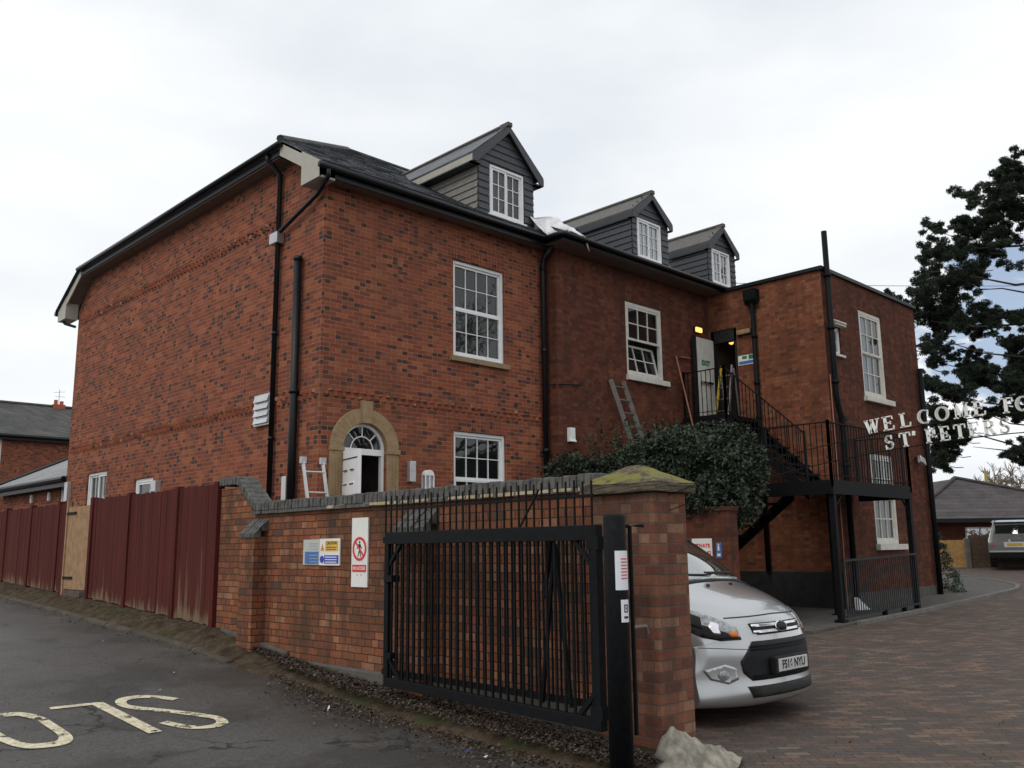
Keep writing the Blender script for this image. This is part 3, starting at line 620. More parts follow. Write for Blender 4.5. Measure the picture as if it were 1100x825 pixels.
# downpipes on the left face
dp_ = MB(); r_ = .045
dp_.tube([(ug - .02, 13.47, 8.40), (ug + .0, 13.47, 8.30), (U0 - .07, 13.47, 8.1), (U0 - .07, 13.47, .9)], r_, 10)
dp_.tube([(ug + .1, 11.70, 7.60), (ug + .12, 11.72, 7.5), (U0 - .10, 12.2, 7.35), (U0 - .09, 13.40, 7.02)], .038, 10)
for z in (5.2, 3.4, 1.8): dp_.tube([(U0 - .07, 13.47, z), (U0 - .07, 13.47, z + .06)], .058, 10)
pipe = dp_.build('downpipe', 'black_plastic', house, smooth=True)
bx = MB(); bx.box(U0 - .16, U0 - .01, 13.36, 13.62, 6.82, 7.02); bx.build('hopper_box', 'alloy', pipe, bevel=.01)
tp = MB(); tp.tube([(U0 - .09, 12.75, .9), (U0 - .09, 12.75, 6.35)], .065, 12); tp.tube([(U0 - .09, 12.75, 6.35), (U0 - .09, 12.75, 6.42)], .075, 12); tp.tube([(U0 - .09, 12.75, 4.1), (U0 - .09, 12.75, 4.16)], .085, 12); tp.build('soil_pipe', 'black_plastic', house, smooth=True)
jp = MB(); jp.tube([(12.72, 11.74, 7.58), (12.72, 11.98, 7.35), (12.72, 12.02, 7.2), (12.72, 12.02, .9)], .05, 10)
for z in (7.1, 5.4, 3.4): jp.tube([(12.72, 12.02, z), (12.72, 12.02, z + .08)], .066, 10)
jp.tube([(12.68, 12.03, 4.75), (12.95, 11.74, 4.75), (13.5, 11.74, 4.80), (13.52, 11.74, 4.86)], .018, 6)
jp.build('downpipe', 'black_plastic', house, smooth=True)
# louvred vent, small boxes, pipe hole
lv = MB(); FL.box(lv, 13.56, 14.11, .0, .06, 3.68, 4.23)
vent = lv.build('vent_cover', 'alloy', house, bevel=.01)
lo = MB()
for k in range(4):
    z = 3.72 + k * .125; lo.hexa([FL.P(13.6, .06, z), FL.P(14.07, .06, z), FL.P(14.07, .10, z), FL.P(13.6, .10, z), FL.P(13.6, .06, z + .11), FL.P(14.07, .06, z + .11), FL.P(14.07, .065, z + .11), FL.P(13.6, .065, z + .11)])
lo.build('louvre', 'aluminium', vent)
for (F, a0, a1, z0, z1, o_) in ((FL, 12.92, 13.06, 2.38, 2.77, .09), (FF, 9.38, 9.51, 2.70, 3.05, .1), (FL, 17.88, 18.12, 2.60, 3.0, .12), (FL, 23.0, 23.2, 2.8, 3.27, .1)):
    q = MB(); F.box(q, a0, a1, 0, o_, z0, z1); q.build('meter_box', 'aluminium', house, bevel=.01)
ph = MB(); ph.tube([FF.P(12.0, -.01, 4.28), FF.P(12.0, .012, 4.28)], .045, 12); ph.build('pipe_hole', 'ink', house)
# dormers
def dormer(parent, u0, u1, vf, zb, ze, za, vback, win, eo=.2, side='cladding_side', fasc='cream_board', drop=.0, slope_m=.6, vr=11.78, zr0=7.72):
    F = Face('v', vf); d_ = MB(); uc = (u0 + u1) / 2
    d_.face([F.P(u0, 0, zb), F.P(win[0], 0, zb), F.P(win[0], 0, ze), F.P(u0, 0, ze)]); d_.face([F.P(win[1], 0, zb), F.P(u1, 0, zb), F.P(u1, 0, ze), F.P(win[1], 0, ze)])
    d_.face([F.P(win[0], 0, zb), F.P(win[1], 0, zb), F.P(win[1], 0, win[2]), F.P(win[0], 0, win[2])])
    d_.face([F.P(win[0], 0, win[3]), F.P(win[1], 0, win[3]), F.P(win[1], 0, ze), F.P(win[0], 0, ze)])
    d_.face([F.P(u0, 0, ze), F.P(u1, 0, ze), F.P(uc, 0, za - .08)])
    for h0, h1 in (((win[0], win[2]), (win[1], win[2])), ((win[1], win[2]), (win[1], win[3])), ((win[1], win[3]), (win[0], win[3])), ((win[0], win[3]), (win[0], win[2]))):
        d_.face([F.P(h0[0], 0, h0[1]), F.P(h1[0], 0, h1[1]), F.P(h1[0], -.3, h1[1]), F.P(h0[0], -.3, h0[1])])
    # lapped boards on the front
    z = zb; k = 0
    while z < za - .1:
        zt_ = z + .145; za_ = min(zt_, za - .1)
        if z < ze: segs = [(u0, u1)] if (z > win[3] + .03 or zt_ < win[2] - .03) else [(u0, win[0] - .03), (win[1] + .03, u1)]
        else: hw = (u1 - u0) / 2 * (1 - (z - ze) / (za - ze)); segs = [(uc - hw, uc + hw)]
        for (a, b) in segs:
            if b - a > .05: d_.hexa([F.P(a, 0, z), F.P(b, 0, z), F.P(b, .028, z), F.P(a, .028, z), F.P(a, 0, za_), F.P(b, 0, za_), F.P(b, .008, za_), F.P(a, .008, za_)])
        z = zt_
    dm = d_.build('dormer', 'cladding', parent)
    for (uu, sg) in ((u0, -1), (u1, 1)):
        s_ = MB(); z = zb - .3
        while z < ze:
            z2 = min(z + .145, ze); vb1 = min(vback, vr + (z - zr0) / slope_m + .3); vb2 = min(vback, vr + (z2 - zr0) / slope_m + .3)
            vb1 = max(vb1, vf + .15); vb2 = max(vb2, vf + .15)
            s_.hexa([(uu, vf + .02, z), (uu + sg * .030, vf + .0, z), (uu + sg * .030, vb1, z), (uu, vb1, z), (uu, vf + .02, z2), (uu + sg * .008, vf + .0, z2), (uu + sg * .008, vb2, z2), (uu, vb2, z2)]); z += .145
        s_.build('cheek_boards', side, dm)
    r = MB(); ex = eo; zz = ze - .0
    for sg in (-1, 1):
        ue = uc + sg * ((u1 - u0) / 2 + ex); zE = za - (za - ze) * ((u1 - u0) / 2 + ex) / ((u1 - u0) / 2)
        zE = ze - .0
        r.prism([(uc, vf - .1, za), (ue, vf - .1, zE), (ue, vback + .3, zE), (uc, vback + 2.2, za)], (0, 0, .05))
    r.build('dormer_roof', 'dormer_slate' if fasc != 'cream_board' else 'slate', dm)
    b = MB()
    for sg in (-1, 1):
        ue = uc + sg * ((u1 - u0) / 2 + ex)
        b.prism([(uc, vf - .115, za + .01), (ue, vf - .115, ze + .01), (ue, vf - .115, ze - .14), (ue - sg * .1, vf - .115, ze - .14), (uc, vf - .115, za - .13)], (0, .025, 0))
        b.box(min(ue, ue - sg * (ex + .0)), max(ue, ue - sg * (ex + .0)), vf - .09, vf + .02, ze - .15, ze - .12)
    b.build('bargeboard', 'cladding', dm)
    b = MB(); ue = uc - ((u1 - u0) / 2 + ex); b.box(ue - .003, ue + .02, vf - .085, vback, ze - .13, ze + .0); b.build('eaves_board', fasc, dm)
    e = MB(); ue2 = uc + ((u1 - u0) / 2 + ex); e.box(ue, u0, vf - .07, vback - .1, ze - .15, ze - .135); e.build('dormer_soffit', 'cladding', dm); e = MB(); e.box(u1, ue2, vf - .07, vback - .1, ze - .15, ze - .135); e.build('dormer_soffit', 'cladding', dm)
    fnl = MB(); fnl.box(uc - .06, uc + .06, vf - .14, vf + .1, za + .0, za + .085); fnl.tube([(uc, vf - .1, za + .05), (uc, vback + 2.1, za + .05)], .055, 6); fnl.build('ridge_tile', 'dormer_slate', dm)
    return dm, F
def dormer_window(dm, F, win, cols=4, glass='window_glass'):
    wn = window(F, dm, win, cols, (3,), casements=2, fr=.045, out=.03, sill=('upvc_white', .06, .05), glass=glass)
    # sub-parts below the dormer would be a fourth level: hang them on the dormer itself
    for c in list(wn.children): c.parent = dm
    rm = MB(); F.room(rm, win, .3, 1.1); rm.build('interior', 'interior', dm)
    cu = MB(); cu.face([F.P(win[0], -.25, win[2]), F.P(win[1], -.25, win[2]), F.P(win[1], -.25, win[3]), F.P(win[0], -.25, win[3])]); cu.build('blind', 'curtain', dm)
wd = (11.33, 12.25, 7.97, 8.99)
dm, F = dormer(house, 11.04, 12.55, 12.1, 7.74, 9.04, 9.9, 14.0, wd, eo=.22)
dormer_window(dm, F, wd)

# ------------------------------------------------------------------ MIDDLE BLOCK
mid = thing('brick_house', 'older dark brick middle block with two dormers, a tilted sash window and wide eaves', 'house', (UJ, VM, 0))
FM = Face('v', VM)
wm = (15.08, 16.40, 5.22, 6.87)
mb = MB(); FM.wall(mb, UJ, UE, -.2, 7.62, [wm]); mb.face([(UJ, VM, -.2), (UJ, V0 + .3, -.2), (UJ, V0 + .3, 7.62), (UJ, VM, 7.62)]); mb.build('wall', 'old_brick', mid)
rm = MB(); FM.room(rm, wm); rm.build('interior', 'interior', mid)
f = MB(); fr_ = .085; a0, a1, z0, z1 = wm
FM.box(f, a0, a0 + fr_, -.1, -.02, z0, z1); FM.box(f, a1 - fr_, a1, -.1, -.02, z0, z1); FM.box(f, a0 + fr_, a1 - fr_, -.1, -.02, z1 - fr_, z1); FM.box(f, a0 + fr_, a1 - fr_, -.1, -.02, z0, z0 + fr_)
wn = f.build('window', 'old_white', mid, bevel=.005); wn['label'] = 'window whose lower sash is tilted open'
q = MB(); FM.box(q, a0 - .04, a1 + .12, -.1, .09, z0 - .12, z0 - .002); q.build('sill', 'old_white', wn, bevel=.008)
zm = 6.02
def sash(F, parent, a0, a1, z0, z1, cols, rows, out, mt, tilt=0, glass='window_glass'):
    s = MB(); w_ = .05; H_ = z1 - z0
    def T(a, o, z):
        dz = z - z0; return F.P(a, out + o + math.sin(tilt) * (dz), z0 + dz * math.cos(tilt))
    def b(A0, A1, O0, O1, Z0, Z1): s.hexa([T(A0, O0, Z0), T(A1, O0, Z0), T(A1, O1, Z0), T(A0, O1, Z0), T(A0, O0, Z1), T(A1, O0, Z1), T(A1, O1, Z1), T(A0, O1, Z1)])
    b(a0, a0 + w_, 0, .04, z0, z1); b(a1 - w_, a1, 0, .04, z0, z1); b(a0 + w_, a1 - w_, 0, .04, z0, z0 + w_); b(a0 + w_, a1 - w_, 0, .04, z1 - w_, z1)
    for i in range(1, cols): x = a0 + w_ + (a1 - a0 - 2 * w_) * i / cols; b(x - .012, x + .012, .005, .035, z0 + w_, z1 - w_)
    for i in range(1, rows): y = z0 + w_ + (z1 - z0 - 2 * w_) * i / rows; b(a0 + w_, a1 - w_, .006, .034, y - .012, y + .012)
    s.build('sash', mt, parent); g = MB(); g.face([T(a0 + .02, .015, z0 + .02), T(a1 - .02, .015, z0 + .02), T(a1 - .02, .015, z1 - .02), T(a0 + .02, .015, z1 - .02)]); g.build('pane', glass, parent)
sash(FM, wn, a0 + fr_, a1 - fr_, zm, z1 - fr_, 3, 2, -.07, 'old_white')
sash(FM, wn, a0 + fr_ + .01, a1 - fr_ - .01, z0 + fr_, zm - .04, 3, 2, -.11, 'old_white', tilt=R(-13))
mm = .50
rf = MB(); zrm = lambda v: 7.72 + mm * (v - 11.33)
rf.prism([(UJ - .25, 11.28, zrm(11.28) + .03), (20.5, 11.28, zrm(11.28) + .03), (20.5, 15.2, zrm(15.2) + .03), (UJ - .25, 15.2, zrm(15.2) + .03)], (0, 0, -.06))
rf.prism([(UJ - .25, 15.2, zrm(15.2) + .03), (20.5, 15.2, zrm(15.2) + .03), (20.5, 19, 7.7), (UJ - .25, 19, 7.7)], (0, 0, -.06))
rf.build('roof', 'dark_slate', mid)
fs = MB(); fs.box(UJ - .28, UE + .0, 11.33, 11.36, 7.56, 7.70); fs.box(UJ - .28, UJ - .25, 11.36, 11.80, 7.56, 7.70); fs.build('fascia', 'black_plastic', mid)
sf = MB(); sf.box(UJ - .26, UE, 11.36, VM + .02, 7.55, 7.575); sf.build('soffit', 'soffit_brown', mid)
gu = MB(); gu.tube([(UJ - .33, 11.85, 7.66), (UJ - .33, 11.32, 7.66), (UJ - .28, 11.27, 7.66), (UE + .1, 11.27, 7.66)], .052, 10); gu.build('gutter', 'black_plastic', mid, smooth=True)
wd = (15.62, 16.50, 7.98, 8.92)
dm, F = dormer(mid, 15.45, 16.80, 11.82, 7.74, 9.0, 9.58, 13.35, wd, eo=.08, side='cladding', fasc='cladding', slope_m=mm, vr=11.33)
dormer_window(dm, F, wd, glass='sky_glass')
wd = (18.62, 19.42, 7.98, 8.88)
dm, F = dormer(mid, 18.47, 19.70, 11.82, 7.74, 8.95, 9.52, 12.95, wd, eo=.08, side='cladding', fasc='cladding', slope_m=mm, vr=11.33)
dormer_window(dm, F, wd, glass='sky_glass')
# small fittings on the middle wall
q = MB(); FM.box(q, 13.10, 13.24, .0, .1, 3.62, 3.90); q.prism([FM.P(13.08, .12, 3.62), FM.P(13.26, .12, 3.62), FM.P(13.22, .05, 3.80), FM.P(13.12, .05, 3.80)], (0, .05, 0)); q.build('extract_vent', 'upvc_white', mid, bevel=.008)

# ------------------------------------------------------------------ FLAT ROOFED BLOCK
ext = thing('brick_house', 'flat roofed orange brick block at the right with black parapet edge and fire door', 'house', (UE, VE, 0))
FE = Face('v', VE); FX = Face('u', UE); UR = 23.38
wU = (20.08, 21.30, 4.93, 6.98); wG = (20.08, 21.30, 1.56, 3.60); wS = (18.72, 19.08, 5.72, 6.35); dH = (11.05, 11.76, 4.43, 6.66)
mb = MB(); FX.wall(mb, VE, VM + .4, -.2, 7.58, [dH], depth=.2); mb.build('wall', 'orange_brick', ext)
mb = MB(); FE.wall(mb, UE + .001, UR, -.2, 7.58, [wU, wG, wS]); mb.face([(UR, VE, -.2), (UR, 15, -.2), (UR, 15, 7.58), (UR, VE, 7.58)]); mb.build('wall', 'old_brick', ext)
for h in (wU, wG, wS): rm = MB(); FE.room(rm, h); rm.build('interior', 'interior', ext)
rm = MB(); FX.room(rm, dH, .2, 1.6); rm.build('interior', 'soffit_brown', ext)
q = MB(); q.box(UE - .06, UR + .05, VE - .06, VE + .12, 7.56, 7.65); q.box(UE - .06, UE + .12, VE + .12, 11.3, 7.56, 7.65); q.box(UR - .12, UR + .05, VE + .12, 15, 7.56, 7.65); q.build('parapet_edge', 'black_plastic', ext, bevel=.01)
q = MB(); q.box(UE + .1, UR - .1, VE + .1, 15, 7.3, 7.4); q.build('flat_roof', 'tar', ext)
q = MB(); FX.box(q, VE - .03, 11.78, 0, .03, -.1, 1.0); q.build('plinth', 'tar', ext)
q = MB(); FE.box(q, UE, UR, 0, .02, -.1, .55); q.build('plinth', 'concrete', ext)
def bigwin(h, glass, curt, lab):
    a0, a1, z0, z1 = h; f = MB(); k = .09
    FE.box(f, a0, a0 + k, -.1, -.02, z0, z1); FE.box(f, a1 - k, a1, -.1, -.02, z0, z1); FE.box(f, a0 + k, a1 - k, -.1, -.02, z1 - k, z1); FE.box(f, a0 + k, a1 - k, -.1, -.02, z0, z0 + k)
    wn = f.build('window', 'old_white', ext, bevel=.005); wn['label'] = lab
    zm = (z0 + z1) / 2; sash(FE, wn, a0 + k, a1 - k, zm, z1 - k, 3, 2, -.07, 'old_white', glass=glass); sash(FE, wn, a0 + k, a1 - k, z0 + k, zm + .03, 3, 2, -.1, 'old_white', glass=glass)
    q = MB(); FE.box(q, a0 - .06, a1 + .22, -.1, .10, z0 - .13, z0 - .002); q.build('sill', 'old_white', wn, bevel=.008)
    for (c0, c1, cm) in curt:
        q = MB(); q.face([FE.P(a0 + (a1 - a0) * c0, -.13, z0), FE.P(a0 + (a1 - a0) * c1, -.13, z0), FE.P(a0 + (a1 - a0) * c1, -.13, z1), FE.P(a0 + (a1 - a0) * c0, -.13, z1)]); q.build('curtain', cm, wn)
bigwin(wU, 'window_glass', [(.02, .62, 'blind_sky_tint')], 'tall first floor window with pale blind coloured like a blue sky reflection'); bigwin(wG, 'window_glass', [(0.02, .98, 'curtain')], 'ground floor window behind the fire escape')
window(FE, ext, wS, 2, (2,), fr=.04, sill=('old_white', .05, .06))
q = MB(); FE.box(q, 18.66, 19.12, 0, .14, 6.35, 6.40); q.prism([FE.P(18.66, 0, 6.52), FE.P(18.66, .16, 6.44), FE.P(18.66, .16, 6.40), FE.P(18.66, 0, 6.40)], (.46, 0, 0)); q.build('extract_hood', 'old_white', ext, bevel=.02)
# gauged brick lintel over first floor window
q = MB()
for i in range(17): a = 20.02 + i * .079; FE.box(q, a, a + .068, -.01, .006, 7.0, 7.22)
q.build('lintel', 'old_brick', ext); q = MB()
for i in range(9): a = 11.08 + i * .079; FX.box(q, a, a + .068, -.01, .006, 6.68, 6.88)
q.build('lintel', 'orange_brick', ext)
# fire door: frame, open leaf
q = MB(); FX.box(q, dH[0], dH[0] + .07, -.15, -.02, dH[2], dH[3]); FX.box(q, dH[1] - .07, dH[1], -.15, -.02, dH[2], dH[3]); FX.box(q, dH[0], dH[1], -.15, -.02, dH[3] - .30, dH[3]); fdf = q.build('door_frame', 'faded_iron', ext)
q = MB(); q.tube([(UE + .3, 11.4, 6.4), (UE + .36, 11.4, 6.4)], .05, 10); q.build('ceiling_lamp', 'lit_lamp', ext)
leaf = MB(); leaf.box(17.52, 18.27, 11.66, 11.71, 4.46, 6.42); fd = leaf.build('fire_door', 'old_white', ext, bevel=.005)
q = MB(); q.box(17.47, 17.52, 11.64, 11.73, 4.46, 6.46); q.build('door_edge', 'ink', fd)
q = MB(); q.box(17.62, 18.1, 11.60, 11.655, 5.32, 5.37); q.build('panic_bar', 'chrome', fd)
text_obj('door_lettering', 'EXIT', .17, 'sign_green', fd, (17.9, 11.652, 5.82), (1, 0, 0), (0, 0, 1), bold=.006)
# pipes
q = MB(); q.tube([(UE - .09, 10.53, 7.12), (UE - .09, 10.53, 1.0)], .055, 10)
for z in (6.3, 5.2, 4.4): q.tube([(UE - .09, 10.53, z), (UE - .09, 10.53, z + .07)], .07, 10)
pp_ = q.build('downpipe', 'black_iron', ext, smooth=True)
q = MB(); q.prism([(UE - .22, 10.38, 7.45), (UE, 10.38, 7.45), (UE, 10.38, 7.18), (UE - .12, 10.38, 7.08), (UE - .2, 10.38, 7.2)], (0, .32, 0)); q.build('hopper', 'black_iron', pp_, bevel=.01)
q = MB(); q.tube([(18.44, VE - .1, 8.46), (18.44, VE - .1, 4.75), (18.50, VE - .1, 4.5), (18.62, VE - .1, 4.25), (18.64, VE - .1, 4.0), (18.64, VE - .1, .2)], .062, 12)
for z in (7.4, 6.2, 5.0, 3.2): q.tube([(18.44 if z > 4.6 else 18.64, VE - .1, z), (18.44 if z > 4.6 else 18.64, VE - .1, z + .08)], .08, 12)
q.tube([(18.64, VE - .1, 4.2), (18.82, VE - .1, 4.28)], .05, 10); q.build('soil_pipe', 'black_iron', ext, smooth=True)
q = MB(); q.tube([(23.22, VE - .09, 5.95), (23.22, VE - .09, .1)], .065, 10); q.build('soil_pipe', 'black_iron', ext, smooth=True)
q = MB(); q.tube([(18.36, VE - .03, 5.2), (18.36, VE - .03, .3)], .014, 6); q.build('conductor_strip', 'copper', ext)

# lamps fixed to the walls
lt = thing('wall_lantern', 'small white arched lantern on the brick beside the arched door', 'lantern', (9.80, V0, 2.6))
q = MB(); FF.box(q, 9.70, 9.90, 0, .11, 2.56, 2.60)
for a in (9.70, 9.79, 9.88): FF.box(q, a, a + .022, .09, .11, 2.6, 2.82)
q.prism([FF.P(9.80 + .1 * math.cos(math.pi * i / 10), .11, 2.82 + .1 * math.sin(math.pi * i / 10)) for i in range(11)], (0, .11, 0))
FF.box(q, 9.7, 9.9, .0, .012, 2.6, 2.82); q.build('lantern_body', 'upvc_white', lt, bevel=.004)
q = MB(); FF.box(q, 9.72, 9.88, .03, .088, 2.6, 2.82); q.build('lantern_glass', 'lens', lt)
el = thing('emergency_light', 'lit amber light on the dark wall above the open fire door', 'light', (17.78, VM, 6.6))
q = MB(); FM.box(q, 17.64, 17.92, .0, .05, 6.56, 6.70); q.build('light_base', 'faded_iron', el)
q = MB(); FM.box(q, 17.66, 17.90, .05, .10, 6.57, 6.69); q.build('light_cover', 'lit_lamp', el, bevel=.02)
bk = thing('bulkhead_light', 'long pale bulkhead light on the orange brick beside the fire door', 'light', (UE, 10.8, 6.5))
q = MB(); FX.box(q, 10.62, 11.0, .0, .04, 6.42, 6.56); q.build('light_base', 'faded_iron', bk)
q = MB(); FX.box(q, 10.63, 10.99, .04, .12, 6.43, 6.55); q.build('light_cover', 'sandstone', bk, bevel=.03)
fl = thing('floodlight', 'small pale floodlight on the right face below the letters', 'light', (22.65, VE, 3.6))
q = MB(); FE.box(q, 22.62, 22.68, 0, .12, 3.62, 3.66); FE.box(q, 22.55, 22.8, .10, .13, 3.58, 3.62); q.build('light_bracket', 'black_iron', fl)
q = MB(); q.hexa([FE.P(22.52, .10, 3.50), FE.P(22.80, .10, 3.42), FE.P(22.82, .2, 3.46), FE.P(22.54, .2, 3.54), FE.P(22.56, .08, 3.68), FE.P(22.84, .08, 3.62), FE.P(22.84, .16, 3.64), FE.P(22.56, .16, 3.70)]); q.build('light_head', 'alloy', fl, bevel=.015)
# fire exit sign by the door
sg = thing('fire_exit_sign', 'green, white and blue notice on the orange brick beside the fire door', 'sign', (UE, 10.8, 5.8))
q = MB(); FX.box(q, 10.55, 11.03, .0, .012, 5.72, 5.95); q.build('sign_board', 'sign_white', sg)
q = MB(); FX.box(q, 10.57, 10.75, .012, .016, 5.84, 5.94); FX.box(q, 10.80, 10.92, .012, .016, 5.86, 5.93); q.build('green_field', 'sign_green', sg)
q = MB(); FX.box(q, 10.58, 11.01, .012, .016, 5.74, 5.81); q.build('blue_field', 'sign_blue_pale', sg)
# loose plastic sheet on the roof
ps = MB(); rs = random.Random(11); nu, nv = 16, 8
prof = [(12.42, 12.2, 8.10), (12.42, 11.62, 7.76)]
for i in range(nu + 1):
    for j in range(nv + 1):
        s_ = i / nu; t_ = j / nv; u = 12.44 + s_ * .92
        vf_ = 11.70 - .42 * sm((s_ - .12) / .12); zt_ = 8.24 - .26 * s_ + .03 * math.sin(s_ * 19); zf_ = 7.74 - .26 * sm((s_ - .8) / .2)
        if t_ < .35: k_ = t_ / .35; v = 12.2 + (vf_ + .42 - 12.2) * k_; z = 7.85 + (zt_ - 7.85) * k_
        else: k_ = (t_ - .35) / .65; v = vf_ + .42 * (1 - k_); z = zt_ + (zf_ - zt_) * k_ ** 1.1
        z += rs.uniform(-.02, .02); v += .02 * math.sin(u * 31 + t_ * 9)
        ps.v.append((u, v, z))
for i in range(nu):
    for j in range(nv): k = i * (nv + 1) + j; ps.f.append((k, k + 1, k + nv + 2, k + nv + 1))
o = ps.build('plastic_sheet', 'plastic_sheet', smooth=True); so_ = o.modifiers.new('solid', 'SOLIDIFY'); so_.thickness = .012
tag(o, 'crumpled white plastic sheet draped over the roof valley beside the first dormer', 'plastic sheet')

# ------------------------------------------------------------------ FIRE ESCAPE
fe = thing('fire_escape', 'black iron fire escape stair with railings climbing to the fire door', 'staircase', (16.5, 8.2, .2))
ZL, ZU, LU0, LV0 = 2.72, 4.42, 15.65, 7.65
q = MB(); q.box(LU0, 19.15, LV0, 8.78, ZL - .05, ZL); q.box(LU0, UE - .05, 8.78, 9.3, ZL - .05, ZL); q.build('lower_landing', 'faded_iron', fe)
q = MB(); q.box(LU0, 19.15, LV0 - .012, LV0 + .03, ZL - .24, ZL + .02); q.box(LU0 - .03, LU0, LV0, 9.3, ZL - .24, ZL + .02); q.box(19.15, 19.18, LV0, 8.78, ZL - .24, ZL + .02); q.build('landing_beam', 'black_iron', fe)
q = MB(); q.box(17.05, 18.28, 10.65, 11.76, ZU - .06, ZU); q.box(17.02, 17.05, 10.65, 11.76, ZU - .2, ZU + .02); q.build('upper_landing', 'black_iron', fe)
def flight(u0, u1, va, za, vb, zb, n):
    for uu in (u0, u1 - .03):
        q = MB(); q.prism([(uu, va, za), (uu, vb, zb), (uu, vb, zb - .26), (uu, va, za - .26)], (.03, 0, 0)); q.build('stringer', 'black_iron', fe)
    for i in range(n):
        t_ = (i + .5) / n; v = va + (vb - va) * t_; z = za + (zb - za) * t_; q = MB(); q.box(u0 + .03, u1 - .03, v - .12, v + .12, z - .04, z); q.build('tread', 'black_iron', fe)
flight(17.05, 18.1, 8.85, ZL, 10.65, ZU, 8)
flight(15.65, 16.75, 9.0, ZL, 11.5, .85, 9)
def railing(pts, h=1.08, sp=.115, posts=True, mt='black_iron', parent=fe, rail=True):
    q = MB(); r = MB()
    for a, b in zip(pts[:-1], pts[1:]):
        a = Vector(a); b = Vector(b); n = max(1, int((b - a).length / sp))
        for i in range(n + 1):
            p = a.lerp(b, i / n); q.bar(p, p + Vector((0, 0, h)), .014)
        r.bar(a + Vector((0, 0, h)), b + Vector((0, 0, h)), .045, .02); r.bar(a + Vector((0, 0, .1)), b + Vector((0, 0, .1)), .03, .012)
        for p in (a, b): r.bar(p - Vector((0, 0, .1)), p + Vector((0, 0, h + .04)), .045)
    o = r.build('handrail', mt, parent); q.build('balusters', mt, o)
railing([(LU0, LV0, ZL), (19.15, LV0, ZL)]); railing([(19.15, LV0, ZL), (19.15, 8.76, ZL)]); railing([(LU0, 8.95, ZL), (LU0, LV0, ZL)])
railing([(17.05, 8.85, ZL + .05), (17.05, 10.65, ZU)], 1.05); railing([(17.05, 10.65, ZU), (17.05, 11.72, ZU)], 1.05); railing([(15.65, 9.0, ZL), (15.65, 11.5, .85)], 1.0)
for (u, v, z0) in ((LU0 + .08, LV0 + .05, .2), (17.05, LV0 + .75, .2), (19.1, LV0 + .05, .2), (15.7, 9.9, .2), (17.1, 10.7, .2)):
    zt_ = ZL - .2 if v < 10 else ZU - .1
    if (u, v) == (15.7, 9.9): zt_ = 1.9
    q = MB(); q.box(u - .05, u + .05, v - .05, v + .05, z0 - .1, zt_); q.box(u - .09, u + .09, v - .09, v + .09, z0 - .1, z0 + .05); q.build('post', 'black_iron', fe)
for (u, sg) in ((LU0 + .1, 1), (19.08, -1)):
    q = MB(); q.tube([(u, LV0 + .04, 2.0), (u + sg * .12, LV0 + .04, 2.3), (u + sg * .35, LV0 + .04, 2.5)], .022, 6); q.build('bracket', 'black_iron', fe)
# railing fence beneath the landing
rl = thing('iron_railing', 'low black iron railing between the fire escape posts', 'railing', (17, LV0, .2))
q = MB(); n = 34
for i in range(n + 1):
    u = LU0 + .2 + (19.0 - LU0 - .2) * i / n; z = yard(u, 7.6); q.bar((u, LV0 - .02, z + .16), (u, LV0 - .02, z + 1.16), .014)
q.build('bars', 'faded_iron', rl)
q = MB(); q.bar((LU0 + .15, LV0 - .02, .30), (19.05, LV0 - .02, .37), .03, .04); q.bar((LU0 + .15, LV0 - .02, 1.28), (19.05, LV0 - .02, 1.36), .03, .04); q.build('rails', 'faded_iron', rl)
q = MB()
for u in (17.4, 18.3): q.box(u - .03, u + .03, LV0 - .06, LV0 + .03, .12, .34)
q.build('foot', 'black_iron', rl)
# litter bag behind the railing
q = MB(); rs = random.Random(4)
o = q.prism([(17.35, 8.1, .30), (17.75, 8.05, .30), (17.5, 8.1, .46), (17.36, 8.12, .56)], (0, .1, 0)).build('plastic_bag', 'paper', bevel=.02); tag(o, 'torn white plastic bag on the ground behind the iron railing', 'bag')

# ------------------------------------------------------------------ WALL WITH SIGNS BEHIND THE VAN
gw = thing('garden_wall', 'dark brick retaining wall under the ivy bush behind the silver van', 'wall', (13, 10, 0))
q = MB(); q.box(12.98, 13.25, 8.18, 11.6, -.2, 2.15); q.build('brickwork', 'old_brick', gw)
q = MB(); q.box(12.96, 13.27, 8.16, 11.6, 2.15, 2.22); q.build('coping', 'old_brick', gw)
s1 = thing('private_sign', 'white notice with red lettering on the dark wall behind the van', 'sign', (12.97, 8.7, 1.5))
q = MB(); q.box(12.965, 12.98, 8.51, 8.90, 1.36, 1.70); q.build('sign_board', 'sign_white', s1)
text_obj('sign_text', 'PRIVATE', .085, 'sign_red', s1, (12.963, 8.70, 1.58), (0, -1, 0), (0, 0, 1), bold=.003, sx=1.0); text_obj('sign_text', 'PARKING', .085, 'sign_red', s1, (12.963, 8.70, 1.46), (0, -1, 0), (0, 0, 1), bold=.003, sx=.95)
s2 = thing('blue_sign', 'small blue sign on the dark wall right of the red lettered notice', 'sign', (12.97, 8.4, 1.5))
q = MB(); q.box(12.965, 12.98, 8.33, 8.43, 1.38, 1.63); q.build('sign_board', 'sign_blue_pale', s2)
q = MB(); q.box(12.960, 12.965, 8.365, 8.395, 1.5, 1.58); q.tube([(12.960, 8.38, 1.6), (12.965, 8.38, 1.6)], .014, 8); q.box(12.96, 12.965, 8.35, 8.41, 1.41, 1.45); q.build('sign_symbol', 'sign_white', s2)

